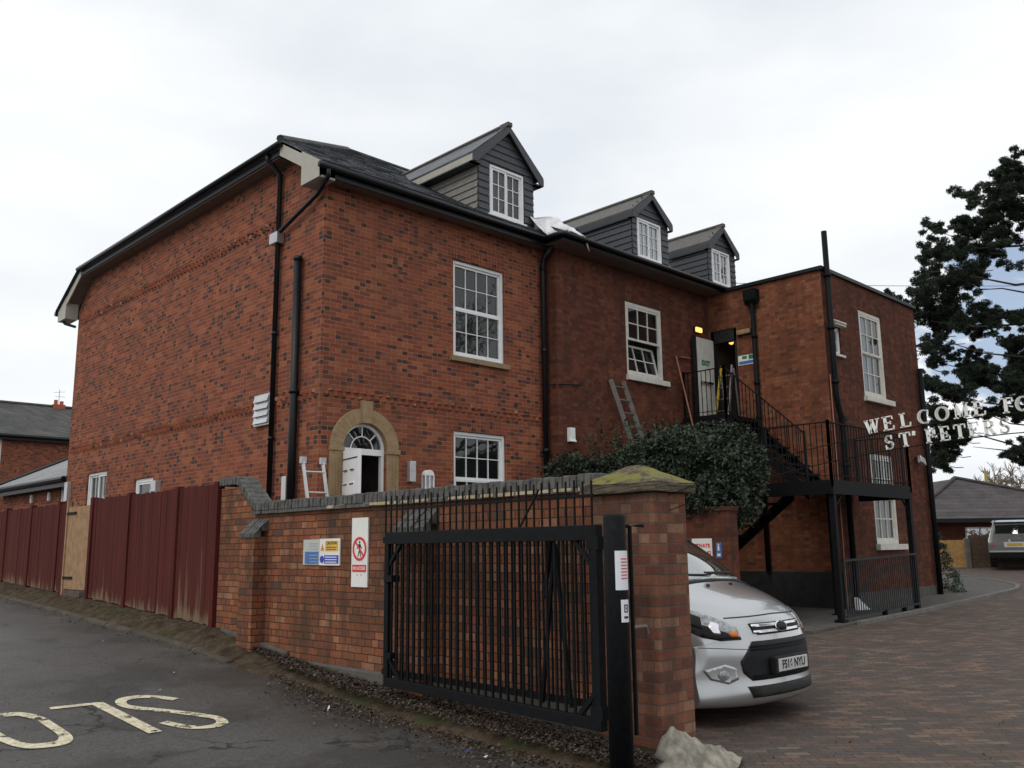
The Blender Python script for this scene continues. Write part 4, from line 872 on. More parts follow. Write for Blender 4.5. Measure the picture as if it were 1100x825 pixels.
# ------------------------------------------------------------------ BOUNDARY WALL
bw = thing('boundary_wall', 'old weathered brick boundary wall with dark brick-on-edge coping along the road', 'wall', (5.62, 4.8, 0))
UW = 5.62
pts = [(UW, 4.7, -.1), (UW, 11.22, .3), (UW, 11.22, 2.40), (UW, 10.75, 2.38), (UW, 10.30, 2.03), (UW, 4.7, 2.04)]
q = MB(); q.prism(pts, (.23, 0, 0)); q.build('brickwork', 'wall_brick', bw)
cp = MB(); rs = random.Random(5); v = 4.72
def ctop(v): return 2.04 if v < 10.3 else (2.04 + (v - 10.3) * .78 if v < 10.76 else 2.40)
while v < 11.22:
    z = ctop(v) + .035; w_ = .066 + rs.uniform(-.004, .003); j = rs.uniform(-.008, .008); e = .055 if 10.3 < v < 10.76 else 0
    z2 = ctop(v + w_) + .035
    cp.hexa([(UW - .035 + j, v, z), (UW + .26, v, z), (UW + .26, v + w_, z2), (UW - .035 + j, v + w_, z2), (UW - .03 + j, v, z + .105 + j), (UW + .25, v, z + .105), (UW + .25, v + w_, z2 + .105), (UW - .03 + j, v + w_, z2 + .105 + j)])
    v += .077
cp.build('coping', 'blue_brick', bw, bevel=.008)
q = MB(); v = 4.72
while v < 10.3:
    L_ = rs.uniform(.1, .3); q.box(UW - .05 + rs.uniform(-.01, .01), UW + .24, v, min(v + L_, 10.3), 2.035, 2.035 + .036); v += L_ + .004
q.build('tile_course', 'blue_brick', bw)
q = MB(); v = 4.75
while v < 8.6:
    L_ = rs.uniform(.05, .24)
    if rs.random() < (1.0 if v < 6.6 else .55): q.box(UW - .056, UW - .02, v, v + L_, 2.042 + rs.uniform(0, .006), 2.075)
    v += L_ + rs.uniform(.0, .08)
q.build('mortar_line', 'lime_mortar', bw)
q = MB(); q.box(UW - .07, UW, 4.75, 9.4, -.1, .385); q.hexa([(UW - .09, 9.4, -.1), (UW, 9.4, -.1), (UW, 11.0, .1), (UW - .09, 11.0, .1), (UW - .05, 9.4, .46), (UW, 9.4, .46), (UW, 11.0, .64), (UW - .05, 11.0, .64)]); q.build('plinth', 'concrete', bw, bevel=.02)
for (v0, v1) in ((9.98, 10.32), (6.75, 7.20)):
    q = MB(); q.prism([(UW - .18, v0, 0), (UW - .18, v0, 1.76), (UW, v0, 1.76), (UW, v0, 0)], (0, v1 - v0, 0)); bt = q.build('buttress', 'wall_brick', bw)
    q = MB(); 
    for i in range(5):
        a = v0 - .01 + i * (v1 - v0 + .02) / 5; b_ = a + (v1 - v0 + .02) / 5 - .01; jj = rs.uniform(-.01, .01)
        for s_, (o0, o1, z0, z1) in enumerate(((.20, .10, 1.75, 1.83), (.12, 0, 1.83, 1.93))):
            q.prism([(UW - o0, a, z0), (UW - o0, a, z0 + .05 + jj), (UW - o1, a, z1 + .05 + jj), (UW - o1, a, z0)], (0, b_ - a, 0))
    q.build('weathering', 'blue_brick', bt)
# gate pier
gp = thing('gate_pier', 'square brick gate pier with mossy pyramid stone cap', 'pier', (5.73, 4.41, 0))
q = MB(); q.box(5.51, 5.93, 4.11, 4.73, -.1, 2.0); q.build('pier_shaft', 'pier_brick', gp, bevel=.012)
q = MB(); q.box(5.45, 5.985, 4.05, 4.79, 2.0, 2.075); n0 = 4
base = [(5.45, 4.05, 2.075), (5.985, 4.05, 2.075), (5.985, 4.79, 2.075), (5.45, 4.79, 2.075)]
apx = [(5.66, 4.36, 2.22), (5.77, 4.36, 2.22), (5.77, 4.48, 2.22), (5.66, 4.48, 2.22)]
for i in range(4): q.face([base[i], base[(i + 1) % 4], apx[(i + 1) % 4], apx[i]])
q.face(apx); co = q.build('pier_cap', 'mossy_stone', gp)
bm = bmesh.new(); bm.from_mesh(co.data); bmesh.ops.remove_doubles(bm, verts=bm.verts, dist=.001); bmesh.ops.subdivide_edges(bm, edges=bm.edges, cuts=5, use_grid_fill=True)
for v_ in bm.verts: v_.co += Vector((random.uniform(-1, 1), random.uniform(-1, 1), random.uniform(-1, 1))) * .006
bm.to_mesh(co.data); bm.free()
# signs on the boundary wall
def U(v, z, o=0.): return (UW - o, v, z)
def ubox(mb, v0, v1, z0, z1, o0, o1): mb.box(UW - o1, UW - o0, min(v0, v1), max(v0, v1), z0, z1)
sA = thing('safety_sign', 'faded grey and blue safety board on the boundary wall, left of its pair', 'sign', (UW, 9.0, 1.5), 'safety boards on the boundary wall')
q = MB(); ubox(q, 9.14, 8.80, 1.43, 1.71, .005, .018); q.build('sign_board', 'sign_grey', sA)
q = MB(); ubox(q, 9.10, 8.82, 1.44, 1.575, .018, .021); q.build('blue_field', 'sign_blue_pale', sA)
q = MB()
for k in range(3): ubox(q, 9.02, 8.83, 1.60 + k * .03, 1.608 + k * .03, .018, .021)
for k in range(3): ubox(q, 9.0, 8.83, 1.46 + k * .035, 1.468 + k * .035, .021, .023)
q.build('sign_lines', 'alloy', sA)
sB = thing('safety_sign', 'white board with yellow CAUTION panel and blue panel on the boundary wall', 'sign', (UW, 8.6, 1.5), 'safety boards on the boundary wall')
q = MB(); ubox(q, 8.795, 8.40, 1.425, 1.715, .005, .020); q.build('sign_board', 'sign_white', sB)
q = MB(); ubox(q, 8.68, 8.43, 1.58, 1.69, .020, .023); q.build('yellow_field', 'sign_yellow', sB)
q = MB(); ubox(q, 8.70, 8.42, 1.445, 1.535, .020, .023); q.tube([U(8.745, 1.49, .02), U(8.745, 1.49, .023)], .04, 16); q.build('blue_field', 'sign_blue', sB)
q = MB(); q.prism([U(8.775, 1.585, .02), U(8.705, 1.585, .02), U(8.74, 1.66, .02)], (-.003, 0, 0)); q.build('warning_triangle', 'sign_orange', sB)
text_obj('sign_text', 'CAUTION', .045, 'ink', sB, U(8.555, 1.665, .024), (0, -1, 0), (0, 0, 1), thick=.0005, bold=.001)
q = MB()
for k in range(2): ubox(q, 8.66, 8.46, 1.595 + k * .022, 1.602 + k * .022, .023, .0245)
q.build('sign_lines', 'ink', sB)
q = MB()
for k in range(3): ubox(q, 8.68, 8.45, 1.455 + k * .027, 1.465 + k * .027, .023, .0245)
q.build('sign_lines', 'sign_white', sB)
sC = thing('prohibition_sign', 'tall white board with red no pedestrians circle and red band', 'sign', (UW, 8.0, 1.5))
q = MB(); ubox(q, 8.17, 7.88, 1.205, 1.925, .005, .022); q.build('sign_board', 'sign_white', sC)
q = MB(); cy_, cz_ = 8.025, 1.60; n = 32
for i in range(n):
    a, b = 2 * math.pi * i / n, 2 * math.pi * (i + 1) / n
    q.hexa([U(cy_ + r * math.cos(t_), cz_ + r * math.sin(t_), o) for o in (.022, .026) for (r, t_) in ((.098, a), (.125, a), (.125, b), (.098, b))])
q.bar(U(cy_ + .078, cz_ + .078, .024), U(cy_ - .078, cz_ - .078, .024), .022, .004, up=(1, 0, 0)); ubox(q, 8.15, 7.90, 1.36, 1.435, .022, .025); q.build('red_marks', 'sign_red', sC)
q = MB(); q.tube([U(cy_, cz_ + .068, .022), U(cy_, cz_ + .068, .0235)], .014, 10)
for a, b, w_ in (((0, .05), (0, -.01), .035), ((0, -.01), (.028, -.085), .014), ((0, -.01), (-.025, -.085), .014), ((.01, .045), (.05, .0), .011), ((-.01, .045), (-.04, .0), .011)):
    q.bar(U(cy_ + a[0], cz_ + a[1], .0228), U(cy_ + b[0], cz_ + b[1], .0228), w_, .0015, up=(1, 0, 0))
q.tube([U(8.06, 1.33, .022), U(8.06, 1.33, .026)], .006, 6); q.tube([U(7.99, 1.33, .022), U(7.99, 1.33, .026)], .006, 6); q.build('black_figure', 'ink', sC)
text_obj('sign_text', 'NO ACCESS', .046, 'sign_white', sC, U(8.025, 1.398, .026), (0, -1, 0), (0, 0, 1), thick=.0005, bold=.001, sx=.9)

# ------------------------------------------------------------------ GATES AND POST
post = thing('gate_post', 'thick black round gate post with two white notices', 'post', (5.0, 4.07, .05))
PC = Vector((4.98, 4.06)); q = MB(); q.tube([(PC.x, PC.y, -.1), (PC.x, PC.y, 1.80), (PC.x, PC.y, 1.815)], .078, 24, radii=[.084, .078, .068]); o = q.build('post_shaft', 'black_iron', post, smooth=True)
for p in o.data.polygons: p.use_smooth = len(p.vertices) == 4 and abs(p.normal.z) < .5
# notices wrap the post a little
def wrap(mb, a0, a1, z0, z1, r, n=6):
    for i in range(n):
        A = a0 + (a1 - a0) * i / n; B = a0 + (a1 - a0) * (i + 1) / n
        mb.hexa([(PC.x + rr * math.cos(t_), PC.y + rr * math.sin(t_), z) for z in (z0, z1) for (rr, t_) in ((r, A), (r + .002, A), (r + .002, B), (r, B))])
n1 = thing('paper_notice', 'white paper notice with red printed lines, upper one on the gate post', 'notice', (4.9, 4.05, 1.35), 'paper notices on the gate post')
face_c = math.atan2(-PC.y, -PC.x)
q = MB(); wrap(q, face_c - .05, face_c + 1.35, 1.30, 1.565, .082); q.build('sheet', 'paper', n1)
q = MB()
for k in range(7): wrap(q, face_c + .45, face_c + 1.15, 1.375 + k * .022, 1.382 + k * .022, .0842)
q.build('printed_lines', 'sign_red', n1)
n2 = thing('paper_notice', 'small white card with a black symbol, lower one on the gate post', 'notice', (4.9, 4.05, 1.15), 'paper notices on the gate post')
q = MB(); wrap(q, face_c + .35, face_c + 1.2, 1.085, 1.235, .083); q.build('sheet', 'paper', n2)
q = MB()
for (z0, z1, a0, a1) in ((1.15, 1.158, .65, 1.0), (1.195, 1.203, .65, 1.0), (1.15, 1.203, .62, .69), (1.15, 1.203, .96, 1.03), (1.11, 1.125, .6, 1.05), (1.17, 1.185, .78, .88)): wrap(q, face_c + a0, face_c + a1, z0, z1, .0852)
q.build('symbol', 'ink', n2)
def gate(name, label, hinge, ang, L_, z0, z1, nb, top_h, mt, spikes=0, group=None, brace=True, bar=.02):
    th = thing(name, label, 'gate', (hinge[0], hinge[1], 0), group)
    d_ = Vector((math.sin(ang), math.cos(ang), 0)); h_ = Vector((hinge[0], hinge[1], 0))
    def G(a, z): return h_ + d_ * a + Vector((0, 0, z))
    q = MB(); q.bar(G(0, z1 - top_h / 2), G(L_, z1 - top_h / 2), .055, top_h); q.bar(G(0, z0 + .04), G(L_, z0 + .04), .05, .08)
    q.bar(G(.03, z0), G(.03, z1), .06, .07); q.bar(G(L_ - .03, z0), G(L_ - .03, z1), .06, .05); q.build('gate_frame', mt, th, bevel=.004)
    q = MB()
    for i in range(1, nb):
        a = L_ * i / nb; q.bar(G(a, z0 + .06), G(a, z1 - .02), bar)
    q.build('bars', mt, th)
    if brace:
        q = MB(); b_ = .2
        for (a, z, sa, sz) in ((.05, z1 - top_h, 1, -1), (L_ - .05, z1 - top_h, -1, -1), (.05, z0 + .07, 1, 1), (L_ - .05, z0 + .07, -1, 1)):
            q = MB(); q.bar(G(a, z + sz * b_), G(a + sa * b_, z), .03, .035); q.build('corner_brace', mt, th)
    return th, G
g1, G = gate('iron_gate', 'black barred iron gate leaf standing open in front of the wall', (5.0, 4.22), R(5.2), 2.88, .34, 1.75, 30, .11, 'black_iron', bar=.017)
for z in (1.62, .46): q = MB(); q.bar(G(-.02, z), G(.1, z), .07, .09); q.build('hinge', 'black_iron', g1)
q = MB(); q.bar(G(2.72, 1.32), G(2.86, 1.32), .09, .06); q.bar(G(2.74, .62), G(2.84, .62), .08, .05); q.build('latch', 'black_iron', g1)
g2 = thing('iron_gate', 'taller thin barred gate leaf folded flat behind the first against the wall', 'gate', (5.35, 4.5, 0))
q = MB(); nb = 30
for i in range(nb + 1):
    v = 4.52 + (7.22 - 4.52) * i / nb; u = 5.28 + .06 * i / nb; q.bar((u, v, .42), (u, v, 2.10 + random.uniform(-.01, .01)), .0125)
q.build('bars', 'black_iron', g2)
q = MB(); q.bar((5.28, 4.50, 1.985), (5.34, 7.24, 1.97), .014, .016); q.bar((5.28, 4.5, .45), (5.34, 7.24, .45), .03, .05); q.bar((5.28, 4.5, 1.68), (5.34, 7.24, 1.68), .03, .06); q.build('rails', 'black_iron', g2)
q = MB(); q.bar((5.22, 4.86, 1.62), (5.22, 5.02, .42), .025); q.bar((5.2, 4.84, 1.62), (5.2, 4.70, .42), .025); q.bar((5.22, 4.9, 1.66), (5.22, 4.98, 1.2), .03); q.bar((5.25, 5.05, 2.05), (5.25, 5.3, 1.72), .012); q.build('loose_bar', 'black_iron', g2)
dr = thing('drop_bolt', 'thin black iron drop bolt with bent handle beside the gate post', 'bolt', (5.1, 4.03, .3))
q = MB(); q.tube([(5.1, 4.02, .33), (5.1, 4.02, 1.735), (5.16, 3.94, 1.738)], .015, 8); q.tube([(5.1, 4.02, 1.735), (5.06, 4.06, 1.735)], .014, 6); q.build('rod', 'black_iron', dr)
q = MB(); q.tube([(5.1, 4.02, 1.04), (5.22, 4.0, 1.04), (5.24, 4.0, .99)], .014, 8); q.build('handle', 'grey_ladder', dr)
# sack of rubble at the foot of the pier
def blob(name, mt, cen, pts, label, cat, sub=7):
    bm = bmesh.new(); 
    for p in pts: bm.verts.new(p)
    bmesh.ops.convex_hull(bm, input=bm.verts); bmesh.ops.delete(bm, geom=[v for v in bm.verts if not v.link_faces], context='VERTS')
    bmesh.ops.triangulate(bm, faces=bm.faces); bmesh.ops.subdivide_edges(bm, edges=bm.edges, cuts=sub, smooth=.3, use_grid_fill=True)
    rr = random.Random(2)
    for v in bm.verts:
        n_ = math.sin(v.co.x * 37 + v.co.y * 21) * .014 + math.sin(v.co.y * 61 - v.co.z * 43 + v.co.x * 30) * .014 - .03 * math.exp(-((v.co.x - 5.80 + (v.co.y - 3.9) * .4) / .025) ** 2); v.co += v.normal * n_ + Vector((rr.uniform(-1, 1), rr.uniform(-1, 1), rr.uniform(-1, 1))) * .003
    me = bpy.data.meshes.new(name); bm.to_mesh(me); bm.free(); me.materials.append(MATS[mt])
    for p in me.polygons: p.use_smooth = True
    o = bpy.data.objects.new(name, me); COL.objects.link(o); return tag(o, label, cat)
q = MB(); rs = random.Random(6); ng = 46
def sack_h(u, v):
    e1 = math.exp(-(((u - 5.62) / .26) ** 2 + ((v - 4.04) / .17) ** 2) * 1.0); e2 = math.exp(-(((u - 5.92) / .20) ** 2 + ((v - 3.90) / .09) ** 2)); e3 = math.exp(-(((u - 5.48) / .10) ** 2 + ((v - 4.02) / .10) ** 2))
    h = .24 * e1 + .09 * e2 + .09 * e3
    cr_ = math.exp(-((u - 5.86 + (v - 3.95) * .9) / .018) ** 2); h -= .06 * cr_ * min(1, h * 8)
    return h + (.010 * math.sin(u * 43 + v * 27) + .008 * math.sin(v * 71 - u * 38) + .012 * abs(math.sin(u * 9 + v * 5 + math.sin(v * 13)))) * min(1, h * 7)
for i in range(ng + 1):
    for j in range(ng + 1):
        a_ = i / ng * 2 - 1; b_ = j / ng * 2 - 1; u = 5.70 + a_ * .50 * (1 - .25 * b_ * b_); v = 3.92 + b_ * .20 * (1 - .55 * max(0, a_) ** 2)
        q.v.append((u + rs.uniform(-.003, .003), v, .035 + max(-.03, sack_h(u, v) - .018) + rs.uniform(-.0012, .0012)))
for i in range(ng):
    for j in range(ng): k = i * (ng + 1) + j; q.f.append((k, k + 1, k + ng + 2, k + ng + 1))
o = q.build('rubble_sack', 'sack', smooth=True); tag(o, 'crumpled pale grey sack slumped at the foot of the gate pier', 'sack')

# ------------------------------------------------------------------ FENCE
def fence_panel(parent, v0, v1, mt='red_fence', name='fence_panel', u=UW, wear=0, zt=2.47, zb=None, bwid=.1, rs=random.Random(8)):
    q = MB(); q.attr = []; v = v0
    while v < v1 - .02:
        e = min(v + bwid + rs.uniform(-.004, .004), v1); o_ = rs.uniform(0, .012); b0 = (pav(v) if zb is None else zb) + rs.uniform(.02, .05); tz = zt + rs.uniform(-.012, .012)
        mid_ = b0 + .17 + rs.uniform(0, .08); bw_ = rs.uniform(-.10, .13)
        for (za, zb_, wa_, wb_) in ((b0, mid_, .72 + wear + bw_, .42 + wear + bw_), (mid_, tz, .42 + wear + bw_, .14 + wear + bw_)):
            n = len(q.v); q.box(u - .02 - o_ * .6, u - o_ * .6, v, e - .002, za, zb_)
            for k in range(n, len(q.v)): q.attr.append(wa_ if q.v[k][2] < (za + zb_) / 2 else wb_)
        v = e
    return q.build(name, mt, parent)
fn = thing('board_fence', 'tall dark red board fence between the brick wall and the tan gate', 'fence', (UW, 13, .6), 'red board fences along the road')
posts = [11.29, 12.5, 14.2, 15.74]
for k in range(3): fence_panel(fn, posts[k] + .05, posts[k + 1] - .05, wear=.10 if k == 0 else .0)
for v in posts:
    q = MB(); q.box(UW - .05, UW + .05, v - .05, v + .05, pav(v) - .1, 2.50); q.build('fence_post', 'red_fence', fn)
fn2 = thing('board_fence', 'dark red board fence beyond the tan gate at the left edge', 'fence', (UW, 18, .8), 'red board fences along the road')
posts = [16.98, 17.35, 18.9, 20.45, 22.0, 24.0, 26.0, 28.0, 30.0]
for k in range(len(posts) - 1): fence_panel(fn2, posts[k] + .05, posts[k + 1] - .05, zt=2.45)
for v in posts:
    q = MB(); q.box(UW - .045, UW + .05, v - .05, v + .05, pav(v) - .1, 2.50); q.build('fence_post', 'red_fence', fn2)
tg = thing('wooden_gate', 'narrow unpainted tan wooden gate set in the dark red fence', 'gate', (UW, 16.4, .8))
q = MB(); rs = random.Random(9); v = 15.84
while v < 16.86: q.box(UW - .03, UW - .008, v, min(v + .095, 16.86), .98, 2.38 + rs.uniform(-.005, .005)); v += .1
q.build('gate_boards', 'tan_wood', tg)
q = MB(); q.box(UW - .045, UW + .02, 16.87, 16.95, .8, 2.52); q.build('gate_frame', 'tan_wood', tg); 
for z in (1.15, 2.25): q = MB(); q.box(UW - .05, UW - .028, 16.45, 16.88, z, z + .04); q.build('hinge', 'black_iron', tg)
q = MB(); q.box(UW - .045, UW - .03, 16.02, 16.8, .86, .96); q.build('kick_board', 'brown_wood', tg)

# ------------------------------------------------------------------ LADDERS AND LOOSE ITEMS
def ladder(name, label, foot, top, wid, along, n, mt, rail=(.03, .06), caps=None):
    th = thing(name, label, 'ladder', foot); f_, t_ = Vector(foot), Vector(top); a = Vector(along).normalized() * wid / 2
    for s_ in (-1, 1):
        q = MB(); q.bar(f_ + a * s_, t_ + a * s_, rail[0], rail[1]); st = q.build('stile', mt, th)
        if caps: q = MB(); q.bar(t_ + a * s_ - Vector((0, 0, .03)), t_ + a * s_ + Vector((0, 0, .07)), .055, .09); q.build('end_cap', caps, st)
    for i in range(n):
        p = f_.lerp(t_, (i + .5) / n); q = MB(); q.tube([p - a, p + a], .016, 6); q.build('rung', mt, th)
    return th
ladder('ladder', 'worn grey wooden ladder leaning on the dark wall above the bush', (15.05, 10.9, 1.9), (14.62, 11.72, 5.02), .42, (1, 0, 0), 11, 'grey_ladder', (.04, .09))
ladder('ladder', 'aluminium ladder standing against the new brick corner beside the arched door', (7.45, 11.35, .7), (7.45, 11.95, 2.92), .33, (1, -.1, 0), 7, 'aluminium', (.028, .05), caps='alloy')
st_ = thing('step_ladder', 'yellow and grey step ladder standing in the fire doorway', 'step ladder', (18.1, 11.2, ZU))
for v in (11.05, 11.40): q = MB(); q.bar((17.78, v, ZU), (18.10, v - .03 * (1 if v > 11.2 else -1), 5.72), .03, .05); q.build('front_rail', 'yellow_paint' if v > 11.2 else 'alloy', st_); q = MB()
for v in (11.05, 11.40): q.bar((18.28, v, ZU), (18.12, v, 5.65), .025, .03)
q.build('back_frame', 'alloy', st_); 
for k in range(4): z = ZU + .2 + k * .28; q = MB(); q.box(17.80 + k * .065, 17.90 + k * .065, 11.05, 11.40, z, z + .025); q.build('step', 'alloy', st_)
cpp = thing('copper_pipe', 'long bent copper pipe leaning on the dark wall left of the fire door', 'pipe', (17.1, 11.5, 4.3))
q = MB(); q.tube([(17.05, 11.45, 3.9), (16.82, 11.74, 5.86), (17.15, 11.76, 5.88), (17.4, 11.76, 5.89)], .018, 8); q.build('pipe', 'copper', cpp)

# ------------------------------------------------------------------ ARCH SIGN
arch = thing('arch_sign', 'arched iron overthrow above the gateway with white letters WELCOME TO ST PETERS', 'sign', (5.6, 2.0, 2.1))
UA = 5.6
def az_(v, off=0): return 2.375 + off - .055 * (v - 1.6) ** 2 - .008 * abs(v - 1.6)
q = MB(); q.tube([(UA + .02, v / 20, az_(v / 20, -.055)) for v in range(-19, 82, 4)], .0035, 6); q.build('upper_rail', 'black_iron', arch)
q = MB(); q.tube([(UA + .02, v / 20, az_(v / 20, -.17)) for v in range(-19, 82, 4)], .0035, 6); q.build('lower_rail', 'black_iron', arch)
q = MB(); q.tube([(UA + .02, -.97, -.05), (UA + .02, -.97, az_(-.97, 0))], .02, 8); q.build('upright', 'black_iron', arch)
GL = {  # strokes on a 1 x 1 cell; heavy and light strokes plus serifs
 'W': [((.0, 1), (.27, 0), 1), ((.27, 0), (.5, .95), 0), ((.5, .95), (.72, 0), 1), ((.72, 0), (1, 1), 0), ((-.1, 1), (.16, 1), 0), ((.4, 1), (.62, 1), 0), ((.86, 1), (1.1, 1), 0)],
 'E': [((.2, 0), (.2, 1), 1), ((.0, 0), (.8, 0), 0), ((0, 1), (.78, 1), 0), ((.2, .52), (.6, .52), 0), ((.8, 0), (.84, .24), 0), ((.77, 1), (.8, .78), 0), ((.6, .42), (.6, .62), 0)],
 'L': [((.2, 0), (.2, 1), 1), ((.0, 0), (.75, 0), 0), ((0, 1), (.42, 1), 0), ((.75, 0), (.8, .26), 0)],
 'T': [((.5, 0), (.5, 1), 1), ((.05, 1), (.95, 1), 0), ((.3, 0), (.7, 0), 0), ((.05, 1), (.03, .74), 0), ((.95, 1), (.97, .74), 0)],
 'M': [((.12, 0), (.12, 1), 0), ((.14, 1), (.5, .1), 1), ((.5, .1), (.86, 1), 0), ((.88, 0), (.88, 1), 1), ((-.04, 0), (.28, 0), 0), ((.7, 0), (1.05, 0), 0), ((-.02, 1), (.2, 1), 0), ((.8, 1), (1.04, 1), 0)],
 'P': [((.2, 0), (.2, 1), 1), ((0, 0), (.42, 0), 0), ((0, 1), (.5, 1), 0), ((.2, .48), (.5, .48), 0), ((.5, 1), (.72, .88), 0), ((.73, .9), (.73, .58), 1), ((.72, .6), (.5, .48), 0)],
 'R': [((.2, 0), (.2, 1), 1), ((0, 0), (.42, 0), 0), ((0, 1), (.5, 1), 0), ((.2, .5), (.5, .5), 0), ((.5, 1), (.7, .88), 0), ((.7, .9), (.7, .6), 1), ((.7, .62), (.5, .5), 0), ((.46, .5), (.82, 0), 1), ((.76, 0), (.98, 0), 0)],
 "'": [((.2, 1), (.12, .72), 1)]}
def ring(n, a0, a1, cx_, cy_, rx, ry): return [(cx_ + rx * math.cos(R(a0 + (a1 - a0) * i / n)), cy_ + ry * math.sin(R(a0 + (a1 - a0) * i / n))) for i in range(n + 1)]
def strokes(ch):
    if ch in GL: return GL[ch]
    if ch == 'O': p = ring(20, 0, 360, .5, .5, .42, .48); return [(a, b, abs((a[0] + b[0]) / 2 - .5) / .42) for a, b in zip(p[:-1], p[1:])]
    if ch == 'C': p = ring(16, 45, 315, .52, .5, .42, .48); return [(a, b, abs((a[0] + b[0]) / 2 - .5) / .42 if a[0] < .5 else 0) for a, b in zip(p[:-1], p[1:])] + [((.82, .95), (.82, .66), 0)]
    if ch == 'S': p = ring(10, 40, 245, .46, .75, .27, .24) + ring(10, 65, -140, .46, .25, .3, .25); return [(a, b, .8 if .25 < (a[1] + b[1]) / 2 < .75 else .2) for a, b in zip(p[:-1], p[1:])] + [((.72, 1), (.72, .74), 0), ((.14, .28), (.14, 0), 0)]
    return []
def put_text(s, v_start, pitch, zoff, h, wd, tilt=0):
    v = v_start
    for ch in s:
        if ch == ' ': v -= pitch * .9; continue
        sl_ = -(az_(v + .01) - az_(v - .01)) / .02; an = math.atan(sl_) ; q = MB(); o_ = Vector((UA, v, az_(v, zoff)))
        rt = Vector((0, -math.cos(an), math.sin(an))); up_ = Vector((0, math.sin(an), math.cos(an)))
        for (a, b, hv) in strokes(ch):
            A = o_ + rt * ((a[0] - .5) * wd) + up_ * ((a[1]) * h); B = o_ + rt * ((b[0] - .5) * wd) + up_ * (b[1] * h)
            dd = (B - A).normalized() * .002; tw = .007 + .011 * hv
            q.bar(A - dd, B + dd, tw, .006, up=(1, 0, 0)) if False else q.hexa([p + n_ * s1 * tw / 2 + Vector((x, 0, 0)) for x in (-.004, .004) for (p, s1) in ((A - dd, 1), (B + dd, 1), (B + dd, -1), (A - dd, -1)) for n_ in [Vector((0, -(B - A).normalized().z, (B - A).normalized().y))]])
        q.build('letter', 'sign_white', arch)
        v -= pitch * (.5 if ch == "'" else 1)
put_text('WELCOME', 2.435, .107, -.045, .082, .078); put_text('TO', 1.655, .09, -.05, .082, .078); put_text("ST", 2.335, .097, -.165, .082, .068); put_text("'", 2.165, .05, -.165, .082, .05); put_text('PETERS', 2.08, .082, -.165, .08, .066)

# ------------------------------------------------------------------ FOLIAGE
def leafcloud(name, mt, parent, samples, size, seed=1, aspect=.5, flat=0.0):
    rs = random.Random(seed); nv = []; nf = []
    for (c, n, rad) in samples:
        for _ in range(n):
            while True:
                d_ = Vector((rs.uniform(-1, 1), rs.uniform(-1, 1), rs.uniform(-1, 1)))
                if .05 < d_.length <= 1: break
            p = Vector(c) + Vector((d_.x * rad[0], d_.y * rad[1], d_.z * rad[2])); s_ = size * rs.uniform(.6, 1.35)
            a = Vector((rs.gauss(0, 1), rs.gauss(0, 1), rs.gauss(0, 1) * (1 - flat))).normalized(); b = a.cross(Vector((rs.gauss(0, 1), rs.gauss(0, 1), rs.gauss(0, 1)))).normalized()
            k = len(nv); nv += [tuple(p - a * s_), tuple(p + b * s_ * aspect), tuple(p + a * s_), tuple(p - b * s_ * aspect)]; nf.append((k, k + 1, k + 2, k + 3))
    q = MB(); q.v = nv; q.f = nf; return q.build(name, mt, parent, normals=False)
rs = random.Random(21)
bush = thing('evergreen_bush', 'large dark ivy bush spilling over the wall in front of the fire escape', 'bush', (13.6, 9.8, 1.9))
blobs = []
def ell(c, r, n): # shell of leaf clumps
    for _ in range(n):
        d_ = Vector((rs.gauss(0, 1), rs.gauss(0, 1), rs.gauss(0, 1))).normalized()
        k = rs.uniform(.80, 1.0) * (1 + .10 * math.sin(d_.x * 7 + c[0]) * math.sin(d_.z * 6 + c[1])); p = (c[0] + d_.x * r[0] * k, c[1] + d_.y * r[1] * k, c[2] + d_.z * r[2] * k)
        blobs.append((p, 24, (.13, .13, .12)))
ell((13.4, 10.4, 2.55), (.95, 1.1, .82), 420); ell((13.9, 9.3, 2.75), (1.0, 1.15, 1.0), 600); ell((14.15, 8.85, 2.95), (.60, .70, .72), 360); ell((13.0, 11.0, 2.50), (.65, .8, .70), 300); ell((12.45, 11.05, 2.55), (.65, .6, .72), 260); ell((13.6, 8.8, 2.35), (.8, .75, .50), 300); ell((13.5, 9.7, 3.0), (.8, .9, .6), 300); ell((14.3, 10.3, 3.0), (.9, 1.0, .72), 300)
leafcloud('foliage', 'bush_leaf', bush, blobs, .036, 3, .55)
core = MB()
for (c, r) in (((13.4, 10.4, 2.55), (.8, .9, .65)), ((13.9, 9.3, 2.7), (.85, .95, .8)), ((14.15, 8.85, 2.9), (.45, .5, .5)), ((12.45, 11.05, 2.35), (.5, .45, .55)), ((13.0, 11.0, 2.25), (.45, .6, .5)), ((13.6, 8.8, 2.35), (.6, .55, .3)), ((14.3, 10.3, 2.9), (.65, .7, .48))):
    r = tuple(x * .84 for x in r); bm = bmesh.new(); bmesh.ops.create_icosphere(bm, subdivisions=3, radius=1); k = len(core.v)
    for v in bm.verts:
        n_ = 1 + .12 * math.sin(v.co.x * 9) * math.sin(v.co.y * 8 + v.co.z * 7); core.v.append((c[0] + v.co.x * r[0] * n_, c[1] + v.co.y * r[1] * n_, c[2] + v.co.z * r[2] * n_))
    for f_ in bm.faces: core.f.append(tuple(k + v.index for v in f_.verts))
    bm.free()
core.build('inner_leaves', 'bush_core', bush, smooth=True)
q = MB()
for (x, y) in ((13.3, 9.4), (13.8, 10.2), (14.2, 9.0)): q.tube([(x, y, .0), (x + .1, y, 1.2), (x + .05, y + .1, 2.4)], .07, 6)
q.build('stem', 'bark', bush)
sprigs = []
for k in range(150):
    a = rs.uniform(8.2, 11.6); sprigs.append(((13.0 + rs.uniform(0, 1.5), a, 3.32 + .44 * math.sin((11.9 - a)) + rs.uniform(-.14, .16)), 6, (.04, .04, .13)))
